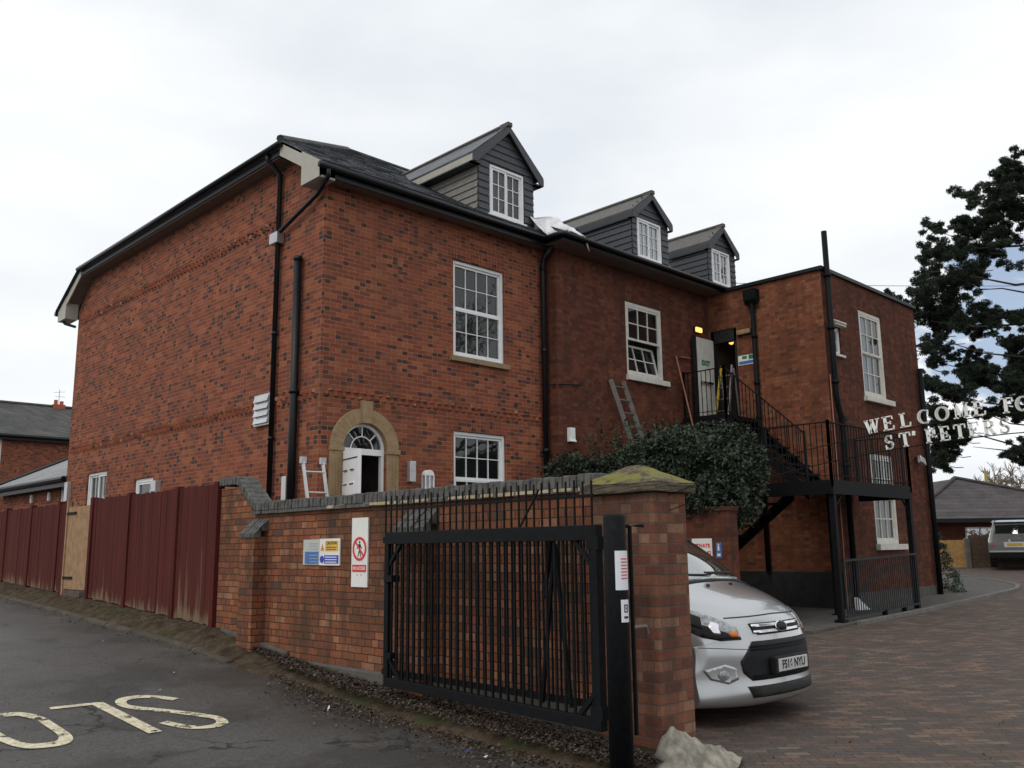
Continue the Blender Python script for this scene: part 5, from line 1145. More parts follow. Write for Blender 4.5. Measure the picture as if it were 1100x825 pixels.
for k in range(160):
    d_ = Vector((rs.gauss(0, 1), rs.gauss(0, 1), rs.gauss(0, .8))).normalized(); sprigs.append(((13.7 + d_.x * .9, 9.75 + d_.y * 1.5, 2.75 + d_.z * .85), 5, (.09, .09, .06)))
leafcloud('leaves', 'shrub_leaf', bush, sprigs, .05, 5, .35)
shrub = thing('shrub', 'small dark conifer shrub against the foot of the right-hand brick corner', 'shrub', (24.2, 9.3, .35))
bl = []
for k in range(170):
    z = rs.random() ** 1.3 * 1.5; r_ = .62 * (1 - z / 1.75); a = rs.uniform(0, 6.28); bl.append(((24.15 + r_ * math.cos(a) * .9, 9.2 + r_ * math.sin(a), .35 + z), 16, (.12, .12, .07)))
leafcloud('foliage', 'shrub_leaf', shrub, bl, .05, 6, .3); q = MB(); q.tube([(24.15, 9.2, .2), (24.15, 9.2, 1.5)], .04, 6); q.build('stem', 'bark', shrub)
# pine
def at(x, y, D):
    d_ = ray(x, y); return EYE + d_ * D
clumps = [(1085,172,9),(1075,185,10),(1092,190,12),(1070,198,7),(1085,208,13),(1060,205,5),(1098,205,14),(1023,206,5),(1030,209,5),(1040,208,5),(1050,213,6),(1058,218,8),(1070,220,12),(1085,225,14),(1098,228,12),(1057,197,5),
(998,238,5),(1002,247,7),(1012,250,7),(1030,237,5),(1032,245,9),(1045,240,9),(1055,235,8),(1050,252,12),(1070,245,12),(1065,235,8),(1082,250,7),(990,265,5),(995,272,8),(1005,278,10),(989,280,4),(1020,270,14),(1040,270,14),(1060,270,12),(1075,263,9),(1092,260,6),(992,290,6),(1010,295,14),(1030,295,14),(1050,290,12),(1075,283,5),(1097,284,5),
(982,303,4),(987,312,8),(1000,312,12),(1020,315,14),(1045,308,10),(987,328,7),(1000,335,14),(1020,335,14),(1045,333,12),(1060,338,7),(1066,334,5),(1000,350,8),(1030,347,12),(1082,345,8),(1098,338,9),(1060,348,8),
(1010,360,6),(998,378,8),(990,368,5),(1020,368,5),(1042,362,5),(1050,375,7),(1075,362,5),(1097,366,9),(1088,380,9),(1010,387,8),(1030,384,5),(1060,397,11),(1085,397,11),(1098,392,10),(1037,402,9),(1047,394,9),
(998,414,9),(1015,418,11),(1035,422,11),(1057,412,11),(1077,417,11),(1097,417,12),(1000,440,12),(1015,450,12),(1030,458,9),(1020,470,9),(1036,474,7),(1005,480,10),(1010,495,8),(1018,500,6),(1026,490,5),(1000,500,8),(1040,463,5),
(1097,476,7),(1087,486,6),(1099,492,8),(1076,488,3),(1088,440,8),(1066,442,7),(1099,447,10),(1052,442,8),(1000,396,6)]
pine = thing('pine_tree', 'tall dark pine tree with ragged layered boughs at the right edge', 'tree', tuple(at(1215, 560, 30)))
ps_ = []; rp = random.Random(31)
q = MB(); base_ = at(1205, 590, 30); top_ = at(1165, 90, 30)
def trunk_pt(t_): return base_.lerp(top_, t_) + Vector((.25 * math.sin(t_ * 5), .2 * math.cos(t_ * 4), 0))
br_pts = []
cl2 = [(x, y, r, rp.uniform(27.5, 32.5)) for (x, y, r) in clumps]
for (x, y, r, D) in list(cl2):
    near = [c_ for c_ in cl2 if 4 < math.hypot(c_[0] - x, c_[1] - y) < 24]
    for c_ in rp.sample(near, min(1 if y < 335 else 3, len(near))): cl2.append(((x + c_[0]) / 2 + rp.uniform(-2, 2), (y + c_[1]) / 2 + rp.uniform(-2, 2), (r + c_[2]) * .42, (D + c_[3]) / 2))
for k in range(150):    # the part of the crown beyond the frame
    t_ = rp.random(); x = 1120 + rp.random() ** .8 * 210 * (1.0 - .55 * t_) ; y = 520 - t_ * 430; cl2.append((x, y, rp.uniform(8, 15), rp.uniform(26.5, 33.5)))
for (x, y, r, D) in cl2:
    c = at(x, y, D); rr = r * D / 965
    n = int(95 * (r / 10) ** 1.5) + 25
    for _ in range(max(3, int(r / 1.5))):
        o_ = Vector((rp.gauss(0, .62), rp.gauss(0, .62), rp.gauss(0, .5))) * rr; q_ = max(.12, rr * .52); ps_.append((c + o_, int(n * 1.5), (q_, q_, q_ * .72)))
    br_pts.append(c)
crown = leafcloud('crown', 'pine_needles', pine, ps_, .075, 8, .17)
q = MB(); q.tube([trunk_pt(t_ / 8) for t_ in range(9)], .4, 10, radii=[.42 - .035 * i for i in range(9)]); q.build('trunk', 'bark', pine, smooth=True)
q = MB()
for (x0, y0, x1, y1) in ((1180, 330, 1000, 345), (1190, 300, 1040, 312), (1180, 345, 1065, 338), (1185, 380, 1010, 365), (1175, 400, 1000, 388), (1175, 245, 1010, 262), (1170, 205, 1028, 212), (1185, 430, 1015, 420), (1190, 470, 1010, 470), (1190, 455, 1050, 440), (1175, 290, 1000, 300), (1185, 480, 1080, 485), (1185, 490, 1045, 480)):
    a = at(x0, y0, 30); b = at(x1, y1, rp.uniform(28.5, 31.5)); m_ = (a + b) / 2 + Vector((0, 0, -.35)); q.tube([a, a.lerp(m_, .5) + Vector((0, 0, -.1)), m_, m_.lerp(b, .5) + Vector((0, 0, rp.uniform(-.2, .25))), b], .1, 6, radii=[.07, .05, .035, .022, .008])
for (x, y, r) in clumps:
    a = at(x, y, 30); b = at(x + 17, y + rp.uniform(0, 4), 30 + rp.uniform(-.6, .6)); q.tube([a, (a + b) / 2 - Vector((0, 0, .04)), b], .02, 4, radii=[.006, .014, .012])
q.build('branch', 'bark', pine)
# small treetop behind the parapet
bt_ = thing('treetop', 'far dark treetop peeping over the parapet of the flat roofed block', 'tree', tuple(at(960, 560, 48)))
bl = []
for (x, y, r) in ((953, 313, 3), (958, 318, 4), (965, 321, 4), (973, 326, 5), (980, 332, 4), (950, 325, 5), (965, 335, 9), (980, 345, 8), (945, 340, 9), (960, 360, 14), (975, 380, 15)):
    c = at(x, y, 48); rr = r * 48 / 965; bl.append((c, int(40 + r * 12), (rr, rr, rr)))
leafcloud('crown', 'pine_needles', bt_, bl, .12, 9, .35); q = MB(); q.tube([at(962, 590, 48), at(960, 345, 48)], .25, 8); q.build('trunk', 'bark', bt_)
# leafless trees on the horizon at the right
def bare(x, D, top, seed, label, spread=1.0, cat='tree'):
    th = thing('bare_tree', label, cat, tuple(at(x, 596, D)), 'leafless trees beyond the bungalow'); r_ = random.Random(seed)
    b = at(x, 596, D); ht = (596 - top) * D / 965; q = MB(); tw = MB()
    q.tube([b, b + Vector((0, 0, ht * .35))], .12, 6)
    def grow(p, d_, L_, rad, lev, mb):
        e = p + d_ * L_; mb.tube([p, (p + e) / 2 + Vector((r_.uniform(-1, 1), r_.uniform(-1, 1), 0)) * L_ * .06, e], rad, 4, cap=False, radii=[rad, rad * .8, rad * .55])
        if lev == 0: return
        for _ in range(3 if lev > 1 else 4):
            nd = (d_ + Vector((r_.gauss(0, .5), r_.gauss(0, .5), r_.gauss(.1, .35))) * spread).normalized(); grow(e if r_.random() < .7 else p.lerp(e, .6), nd, L_ * r_.uniform(.6, .85), max(.022, rad * .55), lev - 1, tw)
    for k in range(3): grow(b + Vector((0, 0, ht * .33)), Vector((r_.gauss(0, .4), r_.gauss(0, .4), 1)).normalized(), ht * .24, .07, 4, tw)
    q.build('trunk', 'twig', th); tw.build('crown', 'winter_twigs', th, normals=False)
bare(1078, 56, 500, 1, 'leafless tree behind the bungalow roof, left of the pair with tall crown'); bare(1095, 60, 505, 2, 'leafless tree behind the bungalow roof at the right edge'); bare(1120, 58, 495, 3, 'leafless tree just beyond the right edge of the view'); bare(1056, 62, 512, 4, 'low leafless tree behind the bungalow ridge')
def bare_at(u, v, ht, seed, label):
    th = thing('bare_tree', label, 'tree', (u, v, 0), 'leafless trees across the road'); r_ = random.Random(seed); q = MB(); tw = MB(); b = Vector((u, v, -.1)); q.tube([b, b + Vector((0, 0, ht * .33))], .22, 8)
    def grow(p, d_, L_, rad, lev):
        e = p + d_ * L_; tw.tube([p, e], rad, 4, cap=False, radii=[rad, rad * .6])
        if lev == 0: return
        for _ in range(3): grow(e if r_.random() < .7 else p.lerp(e, .6), (d_ + Vector((r_.gauss(0, .5), r_.gauss(0, .5), r_.gauss(.1, .3)))).normalized(), L_ * r_.uniform(.65, .85), max(.02, rad * .6), lev - 1)
    for k in range(4): grow(b + Vector((0, 0, ht * .32)), Vector((r_.gauss(0, .5), r_.gauss(0, .5), 1)).normalized(), ht * .22, .12, 5)
    q.build('trunk', 'bark', th); tw.build('crown', 'twig', th, normals=False)
bare_at(27, -9, 15, 5, 'leafless tree across the road mirrored in the house windows'); bare_at(21, -4, 12, 6, 'smaller leafless tree across the road mirrored in the house windows')
# far hedge mass
bl = []
for k in range(260): x = random.uniform(985, 1180); bl.append((at(x, random.uniform(528, 590), 66), 14, (.8, .8, .5)))
o = leafcloud('far_scrub', 'winter_twigs', None, bl, .16, 12, .25); o['kind'] = 'stuff'; tag(o, 'brown winter scrub on the skyline behind the bungalow', 'scrub')

# ------------------------------------------------------------------ BUNGALOW AND FENCES AT THE RIGHT
YA = math.atan2(.70090926, .71325045)     # heading of the old frame in world
fx = Vector((.71325045, -.70090926, 0)); fy = Vector((.70090926, .71325045, 0))
def O(x, y, z): return fx * x + fy * y + Vector((0, 0, z))
bg_ = thing('bungalow', 'low brick bungalow with hipped grey tiled roof at the right', 'house', tuple(O(20, 40, .5)))
def obox(mb, x0, x1, y0, y1, z0, z1): mb.hexa([O(x0, y0, z0), O(x1, y0, z0), O(x1, y1, z0), O(x0, y1, z0), O(x0, y0, z1), O(x1, y0, z1), O(x1, y1, z1), O(x0, y1, z1)])
q = MB(); obox(q, 15.2, 28, 40.6, 48, 0, 2.6); q.build('wall', 'old_brick', bg_)
q = MB(); e = [(14.6, 40), (29, 40), (29, 48.6), (14.6, 48.6)]; zE = 2.58; ap = (21.55, 44, 4.62); ap0 = (17.5, 46.5, 4.0)
ex0, ex1 = 18.0, 27.2
q.face([O(17.3, 40, zE), O(28.5, 40, zE), O(*ap)]); q.face([O(28.5, 40, zE), O(28.5, 50, zE), O(*ap)]); q.face([O(17.3, 40, zE), O(*ap), O(21.55, 50, 4.62), O(13, 50, 3.2), O(13, 44, zE)]); q.face([O(21.55, 50, 4.62), O(*ap), O(28.5, 50, zE)]); rfb = q.build('roof', 'garage_tile', bg_)
q = MB(); q.tube([O(17.3, 39.97, zE + .04), O(ap[0], ap[1], ap[2] + .05)], .09, 6); q.tube([O(28.5, 39.97, zE + .04), O(ap[0], ap[1], ap[2] + .05)], .09, 6); q.build('hip_tiles', 'garage_tile', rfb)
q = MB(); obox(q, 17.2, 28.6, 39.93, 40.02, 2.42, 2.60); q.build('gutter', 'black_plastic', bg_)
for (x0, x1, z0, z1) in ((17.6, 18.55, 1.3, 2.2), (20.1, 21.45, 1.4, 2.22)):
    q = MB(); k = .07
    for (a, b, c, d_) in ((x0, x0 + k, z0, z1), (x1 - k, x1, z0, z1), (x0, x1, z1 - k, z1), (x0, x1, z0, z0 + k), ((x0 + x1) / 2 - .03, (x0 + x1) / 2 + .03, z0, z1)): obox(q, a, b, 40.55, 40.62, c, d_)
    wn = q.build('window', 'upvc_white', bg_); q = MB(); obox(q, x0 + .02, x1 - .02, 40.585, 40.6, z0 + .02, z1 - .02); q.build('pane', 'car_glass', wn)
nf_ = thing('wooden_fence', 'new orange vertical board fence in front of the bungalow', 'fence', tuple(O(18.5, 37.5, .5)))
q = MB(); x = 17.4; rs = random.Random(2)
while x < 18.42: obox(q, x, x + .085, 37.5, 37.52, .56, 1.66 + rs.uniform(-.01, .01)); x += .1
q.build('boards', 'new_wood', nf_); q = MB(); obox(q, 17.4, 18.45, 37.52, 37.56, .75, .83); obox(q, 17.4, 18.45, 37.52, 37.56, 1.4, 1.48); q.build('rail', 'new_wood', nf_)
pc = thing('concrete_post', 'grey concrete post between the orange fence and the brown fence', 'post', tuple(O(18.58, 37.5, .5)))
q = MB(); obox(q, 18.48, 18.68, 37.4, 37.58, .45, 1.72); q.build('post_shaft', 'pale_kerb', pc, bevel=.02)
bf_ = thing('wooden_fence', 'dark brown weathered fence beside the concrete post', 'fence', tuple(O(19.8, 37.5, .5)))
q = MB(); x = 18.70
while x < 22.5: obox(q, x, x + .11, 37.5 + rs.uniform(0, .02), 37.53, .52, 1.86 + rs.uniform(-.05, .05)); x += .115
q.build('boards', 'brown_wood', bf_)
hb = []
for k in range(60): hb.append((O(random.uniform(18.8, 20.4), 37.7, random.uniform(1.6, 2.0)), 12, (.15, .15, .1)))
hd = thing('climbing_plant', 'scruffy brown climber along the top of the brown fence', 'plant', tuple(O(20, 37.7, .5))); leafcloud('stems', 'winter_twigs', hd, hb, .06, 3, .3)
wp = thing('wooden_pole', 'short yellowish wooden pole rising behind the bungalow roof', 'pole', tuple(O(24.2, 46, 1)))
q = MB(); p0 = at(1059, 560, 46); p1 = at(1059, 506, 46); q.tube([p0 - Vector((0, 0, 3)), p1], .09, 8); q.build('pole_shaft', 'post_wood', wp)
wr = thing('overhead_wire', 'thin overhead wire crossing the sky behind the flat roofed block', 'wire', tuple(at(900, 303, 34)))
q = MB(); A1_, B1_ = at(700, 302, 34), at(1200, 306, 40)
q.tube([A1_.lerp(B1_, i / 12) - Vector((0, 0, .12 * math.sin(math.pi * i / 12))) for i in range(13)], .011, 5); q.build('wire_span', 'ink', wr)

# ------------------------------------------------------------------ HOUSES AT THE LEFT
lh = thing('brick_house', 'distant red brick house with dark slate roof behind at the far left', 'house', (12, 48, 1.6))
FB = Face('v', 48.3); wf = (11.5, 12.72, 5.66, 7.05)
q = MB(); FB.wall(q, 4, 30, 0, 7.3, [wf]); q.face([(4, 48.3, 0), (4, 56, 0), (4, 56, 7.3), (4, 52.3, 9.3), (4, 48.3, 7.3)]); q.build('wall', 'new_brick', lh)
q = MB(); FB.room(q, wf); q.build('interior', 'interior', lh)
q = MB(); q.prism([(3.7, 47.9, 7.22), (30, 47.9, 7.22), (30, 52, 9.33), (3.7, 52, 9.33)], (0, 0, .08)); q.prism([(3.7, 52, 9.33), (30, 52, 9.33), (30, 56.2, 7.22), (3.7, 56.2, 7.22)], (0, 0, .08)); q.build('roof', 'dark_slate', lh)
q = MB(); q.tube([(3.7, 52, 9.42), (30, 52, 9.42)], .1, 6); q.build('ridge_tiles', 'dark_slate', lh)
q = MB(); q.tube([(3.7, 47.85, 7.2), (30, 47.85, 7.2)], .08, 6); q.box(3.7, 30, 47.92, 47.97, 7.02, 7.24); q.build('gutter', 'black_plastic', lh)
window(FB, lh, wf, 2, (1,), casements=2)
ch_ = MB(); ch_.box(16.0, 16.6, 51.8, 52.3, 9.3, 9.55); ch_.tube([(16.15, 52, 9.5), (16.15, 52, 9.8)], .1, 8); ch_.tube([(16.45, 52, 9.5), (16.45, 52, 9.75)], .1, 8); ch_.build('chimney', 'terracotta', lh)
ae = MB(); ae.bar((16.3, 52, 9.5), (16.3, 52, 10.4), .03); ae.bar((16.0, 52, 10.2), (16.6, 52, 10.3), .02); ae.bar((16.1, 52, 10.0), (16.6, 52, 10.0), .02); ae.build('aerial', 'alloy', lh)
lw = thing('low_wing', 'single storey brick wing with pale slate hipped roof behind the main house', 'house', (7.9, 26, 1.2))
FW = Face('u', 7.95); wl = (24.1, 24.75, 2.3, 3.33)
q = MB(); FW.wall(q, 23.4, 29.6, 0, 3.38, [wl]); q.face([(7.95, 29.6, 0), (13, 29.6, 0), (13, 29.6, 3.38), (7.95, 29.6, 3.38)]); q.build('wall', 'new_brick', lw)
q = MB(); FW.room(q, wl); q.build('interior', 'interior', lw)
q = MB(); q.prism([(7.65, 23.45, 3.40), (7.65, 29.95, 3.40), (9.6, 28.2, 4.42), (9.6, 23.45, 4.42)], (0, 0, .06)); q.prism([(7.65, 29.95, 3.40), (13, 29.95, 3.40), (13, 28.2, 4.42), (9.6, 28.2, 4.42)], (0, 0, .06)); q.prism([(9.6, 23.45, 4.42), (9.6, 28.2, 4.42), (13, 28.2, 4.42), (13, 23.45, 4.42)], (0, 0, .05)); q.build('roof', 'lead_grey_tile', lw)
q = MB(); q.tube([(7.65, 29.95, 3.48), (9.6, 28.2, 4.5)], .06, 6); q.build('hip_tiles', 'black_plastic', lw)
q = MB(); q.tube([(7.6, 23.45, 3.38), (7.6, 29.95, 3.38)], .07, 8); q.box(7.66, 7.69, 23.45, 29.95, 3.20, 3.42); q.build('gutter', 'black_plastic', lw)
window(FW, lw, wl, 2, (2,), fr=.05)
for v in (26.78, 25.37):
    th = thing('wall_light', 'small oval white wall light on the low wing, %s of two' % ('left' if v > 26 else 'right'), 'light', (7.9, v, 3.0), 'white wall lights on the low wing')
    q = MB(); FW.box(q, v - .06, v + .06, 0, .09, 2.92, 3.16); q.build('light_body', 'old_white', th, bevel=.03)

# ------------------------------------------------------------------ SILVER VAN
van = thing('van', 'silver van with dented front corner parked behind the gate pier', 'van', (7.80, 4.28, -.0))
VU, VV, VZ = 7.86, 4.36, -.03
prof = [(4.15, .30), (3.95, .30), (3.92, .45), (3.80, .62), (3.55, .69), (3.30, .62), (3.18, .45), (3.15, .28), (2.3, .26), (1.28, .27), (1.25, .45), (1.13, .62), (.88, .69), (.63, .62), (.51, .45), (.48, .26), (.30, .20), (.14, .195), (.05, .23), (.02, .32), (.05, .42), (.055, .55), (.05, .66), (.075, .75), (.10, .84), (.15, .92), (.26, 1.00), (.46, 1.075), (.70, 1.145), (.84, 1.19), (1.12, 1.40), (1.42, 1.59), (1.72, 1.73), (2.1, 1.81), (3.0, 1.84), (3.9, 1.82), (4.22, 1.74), (4.34, 1.4), (4.38, 1.0), (4.40, .6), (4.36, .38)]
ysl = [0, .2, .4, .55, .66, .74, .785, .83, .87, .895, .912, .918]
def belt(s): return float(np.interp(s, [.3, .85, 1.2, 4.3], [.9, 1.13, 1.18, 1.2]))
def vp(i, y):
    s, z = prof[i]; ay = abs(y)
    if 1 <= i <= 7 or 9 <= i <= 15:
        if ay < .64: z = .27
    nose = sm((1.3 - s) / 1.25)
    if 16 <= i <= 32: s2 = s + .36 * (ay / .92) ** 3.0 * sm((1.15 - s) / 1.1) + (.07 * (min(ay, .8) / .75) ** 2 if 29 <= i <= 32 else 0)
    else: s2 = s
    if i >= 36: s2 = s - .12 * (ay / .92) ** 4
    if 24 <= i <= 29: z -= .075 * (ay / .9) ** 2.2
    if 24 <= i <= 27 and ay > .75: z -= .10 * ((ay - .75) / .17) ** 1.3
    if 30 <= i <= 37:
        z -= .04 * (min(ay, .72) / .72) ** 3
        if ay > .75:
            t_ = min(1, (ay - .75) / .14); z = z * (1 - t_) + belt(s) * t_ if z > belt(s) else z
    if 19 <= i <= 23 and ay > .5: s2 += .04 * ((ay - .5) / .4)
    return s2, z
bm = bmesh.new(); rows_ = []
allY = [-y for y in ysl[:0:-1]] + ysl
for y in allY:
    row = []
    for i in range(len(prof)):
        s, z = vp(i, y)
        if abs(y) > .915: s = s + (.02 if s < 2 else -.02) * (1 if abs(s - 2) > 1.7 else 0); z = z + (.03 if z < .5 else -.03)
        z = z + .085 * sm((z - .62) / .55); row.append(bm.verts.new((y, s, z)))
    rows_.append(row)
n_ = len(prof)
for a, b in zip(rows_[:-1], rows_[1:]):
    for i in range(n_): j = (i + 1) % n_; bm.faces.new((a[i], a[j], b[j], b[i]))
bm.faces.new(rows_[0]); bm.faces.new(rows_[-1][::-1])
bmesh.ops.recalc_face_normals(bm, faces=bm.faces)
# dent in the near front wing
body_me = bpy.data.meshes.new('body'); bm.to_mesh(body_me); bm.free(); body_me.materials.append(MATS['silver_paint'])
for p in body_me.polygons: p.use_smooth = True
body = bpy.data.objects.new('body', body_me); COL.objects.link(body)
ss = body.modifiers.new('sub', 'SUBSURF'); ss.levels = 2; ss.render_levels = 2
bpy.context.view_layer.update(); dg = bpy.context.evaluated_depsgraph_get(); me2 = bpy.data.meshes.new_from_object(body.evaluated_get(dg)); body.modifiers.clear(); body.data = me2
for v in me2.vertices:      # near side is local -y ... the dent
    dd = (Vector(v.co) - Vector((-.88, .50, .66))).length
    if dd < .16: v.co.x += .030 * (1 - dd / .16)
me2.transform(Matrix.Translation((VU, VV, VZ)))
me2.transform(van.matrix_world.inverted()); body.parent = van
bpy.context.view_layer.update()
wm_ = [van.matrix_world @ v.co for v in me2.vertices]; bvh = BVHTree.FromPolygons(wm_, [tuple(p.vertices) for p in me2.polygons])
def cast_patch(name, mt, poly, org_fn, parent, off=.006, cuts=3, thick=.004, mirror=True):
    """outline polygon laid on the van's skin: each point found by a ray from org_fn(point)"""
    bm = bmesh.new(); vs_ = [bm.verts.new((p[0], p[1], 0)) for p in poly]; f = bm.faces.new(vs_); bmesh.ops.triangulate(bm, faces=[f]); 
    for _ in range(cuts): bmesh.ops.subdivide_edges(bm, edges=[e for e in bm.edges if e.calc_length() > .04], cuts=1); bmesh.ops.triangulate(bm, faces=bm.faces)
    out = []; ok = True; last = None
    for v in bm.verts:
        o_, d_ = org_fn(v.co.x, v.co.y); h = bvh.ray_cast(o_, d_)
        if h[0] is None: out.append(None)
        else: nn_ = h[1] if h[1].dot(d_) < 0 else -h[1]; out.append(h[0] + nn_ * off)
    q = MB(); idx = {}
    for i, v in enumerate(bm.verts):
        if out[i] is not None: idx[v.index if v.index >= 0 else i] = len(q.v); q.v.append(tuple(out[i]))
    bm.verts.index_update(); idx = {}; q.v = []
    for i, v in enumerate(bm.verts):
        if out[i] is not None: idx[i] = len(q.v); q.v.append(tuple(out[i]))
    for f in bm.faces:
        if all(v.index in idx for v in f.verts): q.f.append(tuple(idx[v.index] for v in f.verts))
    bm.free()
    if not q.f: print('PATCH EMPTY', name); return None
    o = q.build(name, mt, parent, smooth=True, normals=False); s_ = o.modifiers.new('solid', 'SOLIDIFY'); s_.thickness = thick; s_.offset = 0
    return o
def front(y, z): return Vector((VU + y, VV - 2, VZ + z)), Vector((0, 1, 0))
def side(s, z): return Vector((VU - 3, VV + s, VZ + z)), Vector((1, 0, 0))
def sideR(s, z): return Vector((VU + 3, VV + s, VZ + z)), Vector((-1, 0, 0))
def diag(sg):
    dr = Vector((-sg * .62, .78, -.12)).normalized(); rt = Vector((.78, sg * .62, 0)).normalized()
    return lambda a, z: (Vector((VU, VV, VZ)) + Vector((0, 0, z)) + rt * a - dr * 4 + Vector((0, 0, 0)), dr)
def top(y, s): return Vector((VU + y, VV + s, 4)), Vector((0, 0, -1))
# grille, bars, badge, plates
gr = cast_patch('lower_grille', 'trim_dark', [(-.58, .50), (-.50, .43), (.50, .43), (.58, .50), (.60, .60), (.46, .765), (-.46, .765), (-.60, .60)], front, van, .008)
cast_patch('upper_grille', 'trim_dark', [(-.42, .85), (-.36, .815), (.36, .815), (.42, .85), (.43, .915), (-.43, .915)], front, van, .006)
for z in (.892, .840):
    cast_patch('chrome_bar', 'chrome', [(-.415, z - .012), (.415, z - .012), (.415, z + .012), (-.415, z + .012)], front, van, .014)
cast_patch('badge', 'chrome', [(.10 * math.cos(2 * math.pi * i / 24), .868 + .047 * math.sin(2 * math.pi * i / 24)) for i in range(24)], front, van, .022)
cast_patch('badge_centre', 'trim_dark', [(.085 * math.cos(2 * math.pi * i / 24), .868 + .036 * math.sin(2 * math.pi * i / 24)) for i in range(24)], front, van, .027)
for z in (.47, .695, .72): cast_patch('grille_bar', 'black_iron', [(-.50, z - .008), (.50, z - .008), (.50, z + .008), (-.50, z + .008)], front, gr or van, .014)
cast_patch('lower_intake', 'ink', [(-.52, .29), (.52, .29), (.56, .385), (-.56, .385)], front, van, .007)
q = MB(); q.box(VU - .30, VU + .30, VV - .012, VV + .05, .475 + VZ, .625 + VZ); q.build('plate_holder', 'trim_dark', van, bevel=.01)
q = MB(); q.box(VU - .26, VU + .26, VV - .020, VV - .010, .495 + VZ, .606 + VZ); pl = q.build('number_plate', 'plate_white', van, bevel=.003)
text_obj('plate_text', 'FS16 NYU', .105, 'ink', pl, (VU, VV - .0215, .55 + VZ), (1, 0, 0), (0, 0, 1), thick=.0008, bold=.0025, sx=.93)
for sg in (-1, 1):
    D_ = diag(sg)
    # headlamp outline in the 45 degree view of the corner: from the inner front tip back along the wing
    def hl(a): return [(sg * p[0], p[1]) for p in a]
    hp_ = hl([(.55, .775), (.74, .765), (.90, .80), (1.03, .88), (1.14, .98), (1.25, 1.10), (1.10, 1.085), (.92, 1.02), (.74, .945), (.58, .865)])
    hl_ = cast_patch('headlamp', 'lens', hp_, D_, van, .007)
    if hl_:
        cast_patch('headlamp_trim', 'trim_dark', hl([(.55, .775), (.74, .765), (.90, .80), (1.03, .88), (1.14, .98), (1.25, 1.10), (1.155, .97), (1.04, .865), (.905, .785), (.74, .750), (.55, .758)]), D_, hl_, .010)
        cast_patch('indicator', 'amber', hl([(.575, .785), (.64, .782), (.665, .805), (.64, .835), (.585, .825)]), D_, hl_, .012, cuts=2)
        cast_patch('reflector', 'chrome', hl([(.74, .80), (.81, .81), (.85, .86), (.81, .925), (.74, .90)]), D_, hl_, .012, cuts=2)
        cast_patch('reflector', 'trim_dark', hl([(.89, .85), (.98, .89), (1.03, .96), (.97, 1.00), (.89, .96)]), D_, hl_, .012, cuts=2)
    cast_patch('panel_gap', 'ink', hl([(1.02, .865), (1.03, .865), (1.10, .70), (1.16, .60), (1.15, .595), (1.09, .695)]), D_, van, .002, thick=.001)
    cast_patch('panel_gap', 'ink', hl([(.22, .66), (.60, .675), (1.05, .70), (1.05, .706), (.60, .681), (.22, .666)]), D_, van, .002, thick=.001)
    cast_patch('fog_lamp_recess', 'silver_paint', hl([(.60, .42), (.70, .38), (.86, .42), (.92, .50), (.72, .55), (.62, .52)]), D_, van, .006)
    cast_patch('fog_lamp', 'lens', hl([(.74 + .05 * math.cos(2 * math.pi * i / 14), .455 + .045 * math.sin(2 * math.pi * i / 14)) for i in range(14)]), D_, van, .012, cuts=1)
    sd_ = side if sg < 0 else sideR
    cast_patch('side_window', 'car_glass', [(1.55, 1.22), (2.55, 1.24), (2.55, 1.66), (2.10, 1.66), (1.75, 1.48)], sd_, van, .005)
    cast_patch('side_window', 'car_glass', [(2.66, 1.24), (3.6, 1.26), (3.6, 1.66), (2.66, 1.66)], sd_, van, .005)
    for s_ in (.88, 3.55):
        q = MB(); x0, x1 = (VU + sg * .66, VU + sg * .875); q.tube([(x0, VV + s_, .315 + VZ), (x1, VV + s_, .315 + VZ)], .315, 28); wh = q.build('wheel', 'tyre', van, bevel=.02)
        q = MB(); q.tube([(x1, VV + s_, .315 + VZ), (x1 + sg * .008, VV + s_, .315 + VZ)], .20, 20)
        for k in range(5):
            a = 2 * math.pi * k / 5; q.bar((x1 + sg * .012, VV + s_, .315 + VZ), (x1 + sg * .012, VV + s_ + .19 * math.cos(a), .315 + VZ + .19 * math.sin(a)), .05, .012, up=(1, 0, 0))
        q.build('rim', 'alloy', wh)
    q = MB(); q.hexa([(VU + sg * .88, VV + 1.32, 1.16), (VU + sg * 1.06, VV + 1.34, 1.15), (VU + sg * 1.06, VV + 1.46, 1.15), (VU + sg * .88, VV + 1.42, 1.16), (VU + sg * .90, VV + 1.32, 1.34), (VU + sg * 1.05, VV + 1.34, 1.36), (VU + sg * 1.05, VV + 1.44, 1.36), (VU + sg * .90, VV + 1.40, 1.34)]); q.build('wing_mirror', 'trim_dark', van, bevel=.03)
cast_patch('windscreen', 'car_glass', [(-.73, 1.265), (0, 1.29), (.73, 1.265), (.69, 1.76), (0, 1.81), (-.69, 1.76)], front, van, .006, cuts=4)
cast_patch('scuttle', 'trim_dark', [(-.78, .84), (0, .80), (.78, .84), (.74, .89), (0, .86), (-.74, .89)], top, van, .006)
cast_patch('bonnet_gap', 'ink', [(-.62, .965), (0, .98), (.62, .965), (.62, .973), (0, .988), (-.62, .973)], front, van, .003, thick=.002)
q = MB()
for (y, s_) in ((-.22, .72), (.18, .72)):
    h = bvh.ray_cast(*top(y, s_));
    if h[0]: q.tube([h[0], h[0] + Vector((0, 0, .02))], .018, 8)
q.build('washer_jet', 'ink', van)
q = MB()
for (a, b) in (((-.55, 1.34), (.05, 1.32)), ((.0, 1.345), (.55, 1.33))):
    p = bvh.ray_cast(*front(*a)); r_ = bvh.ray_cast(*front(*b))
    if p[0] and r_[0]: q.tube([p[0] + Vector((0, -.03, .01)), r_[0] + Vector((0, -.03, .01))], .010, 6)
q.build('wiper', 'ink', van)

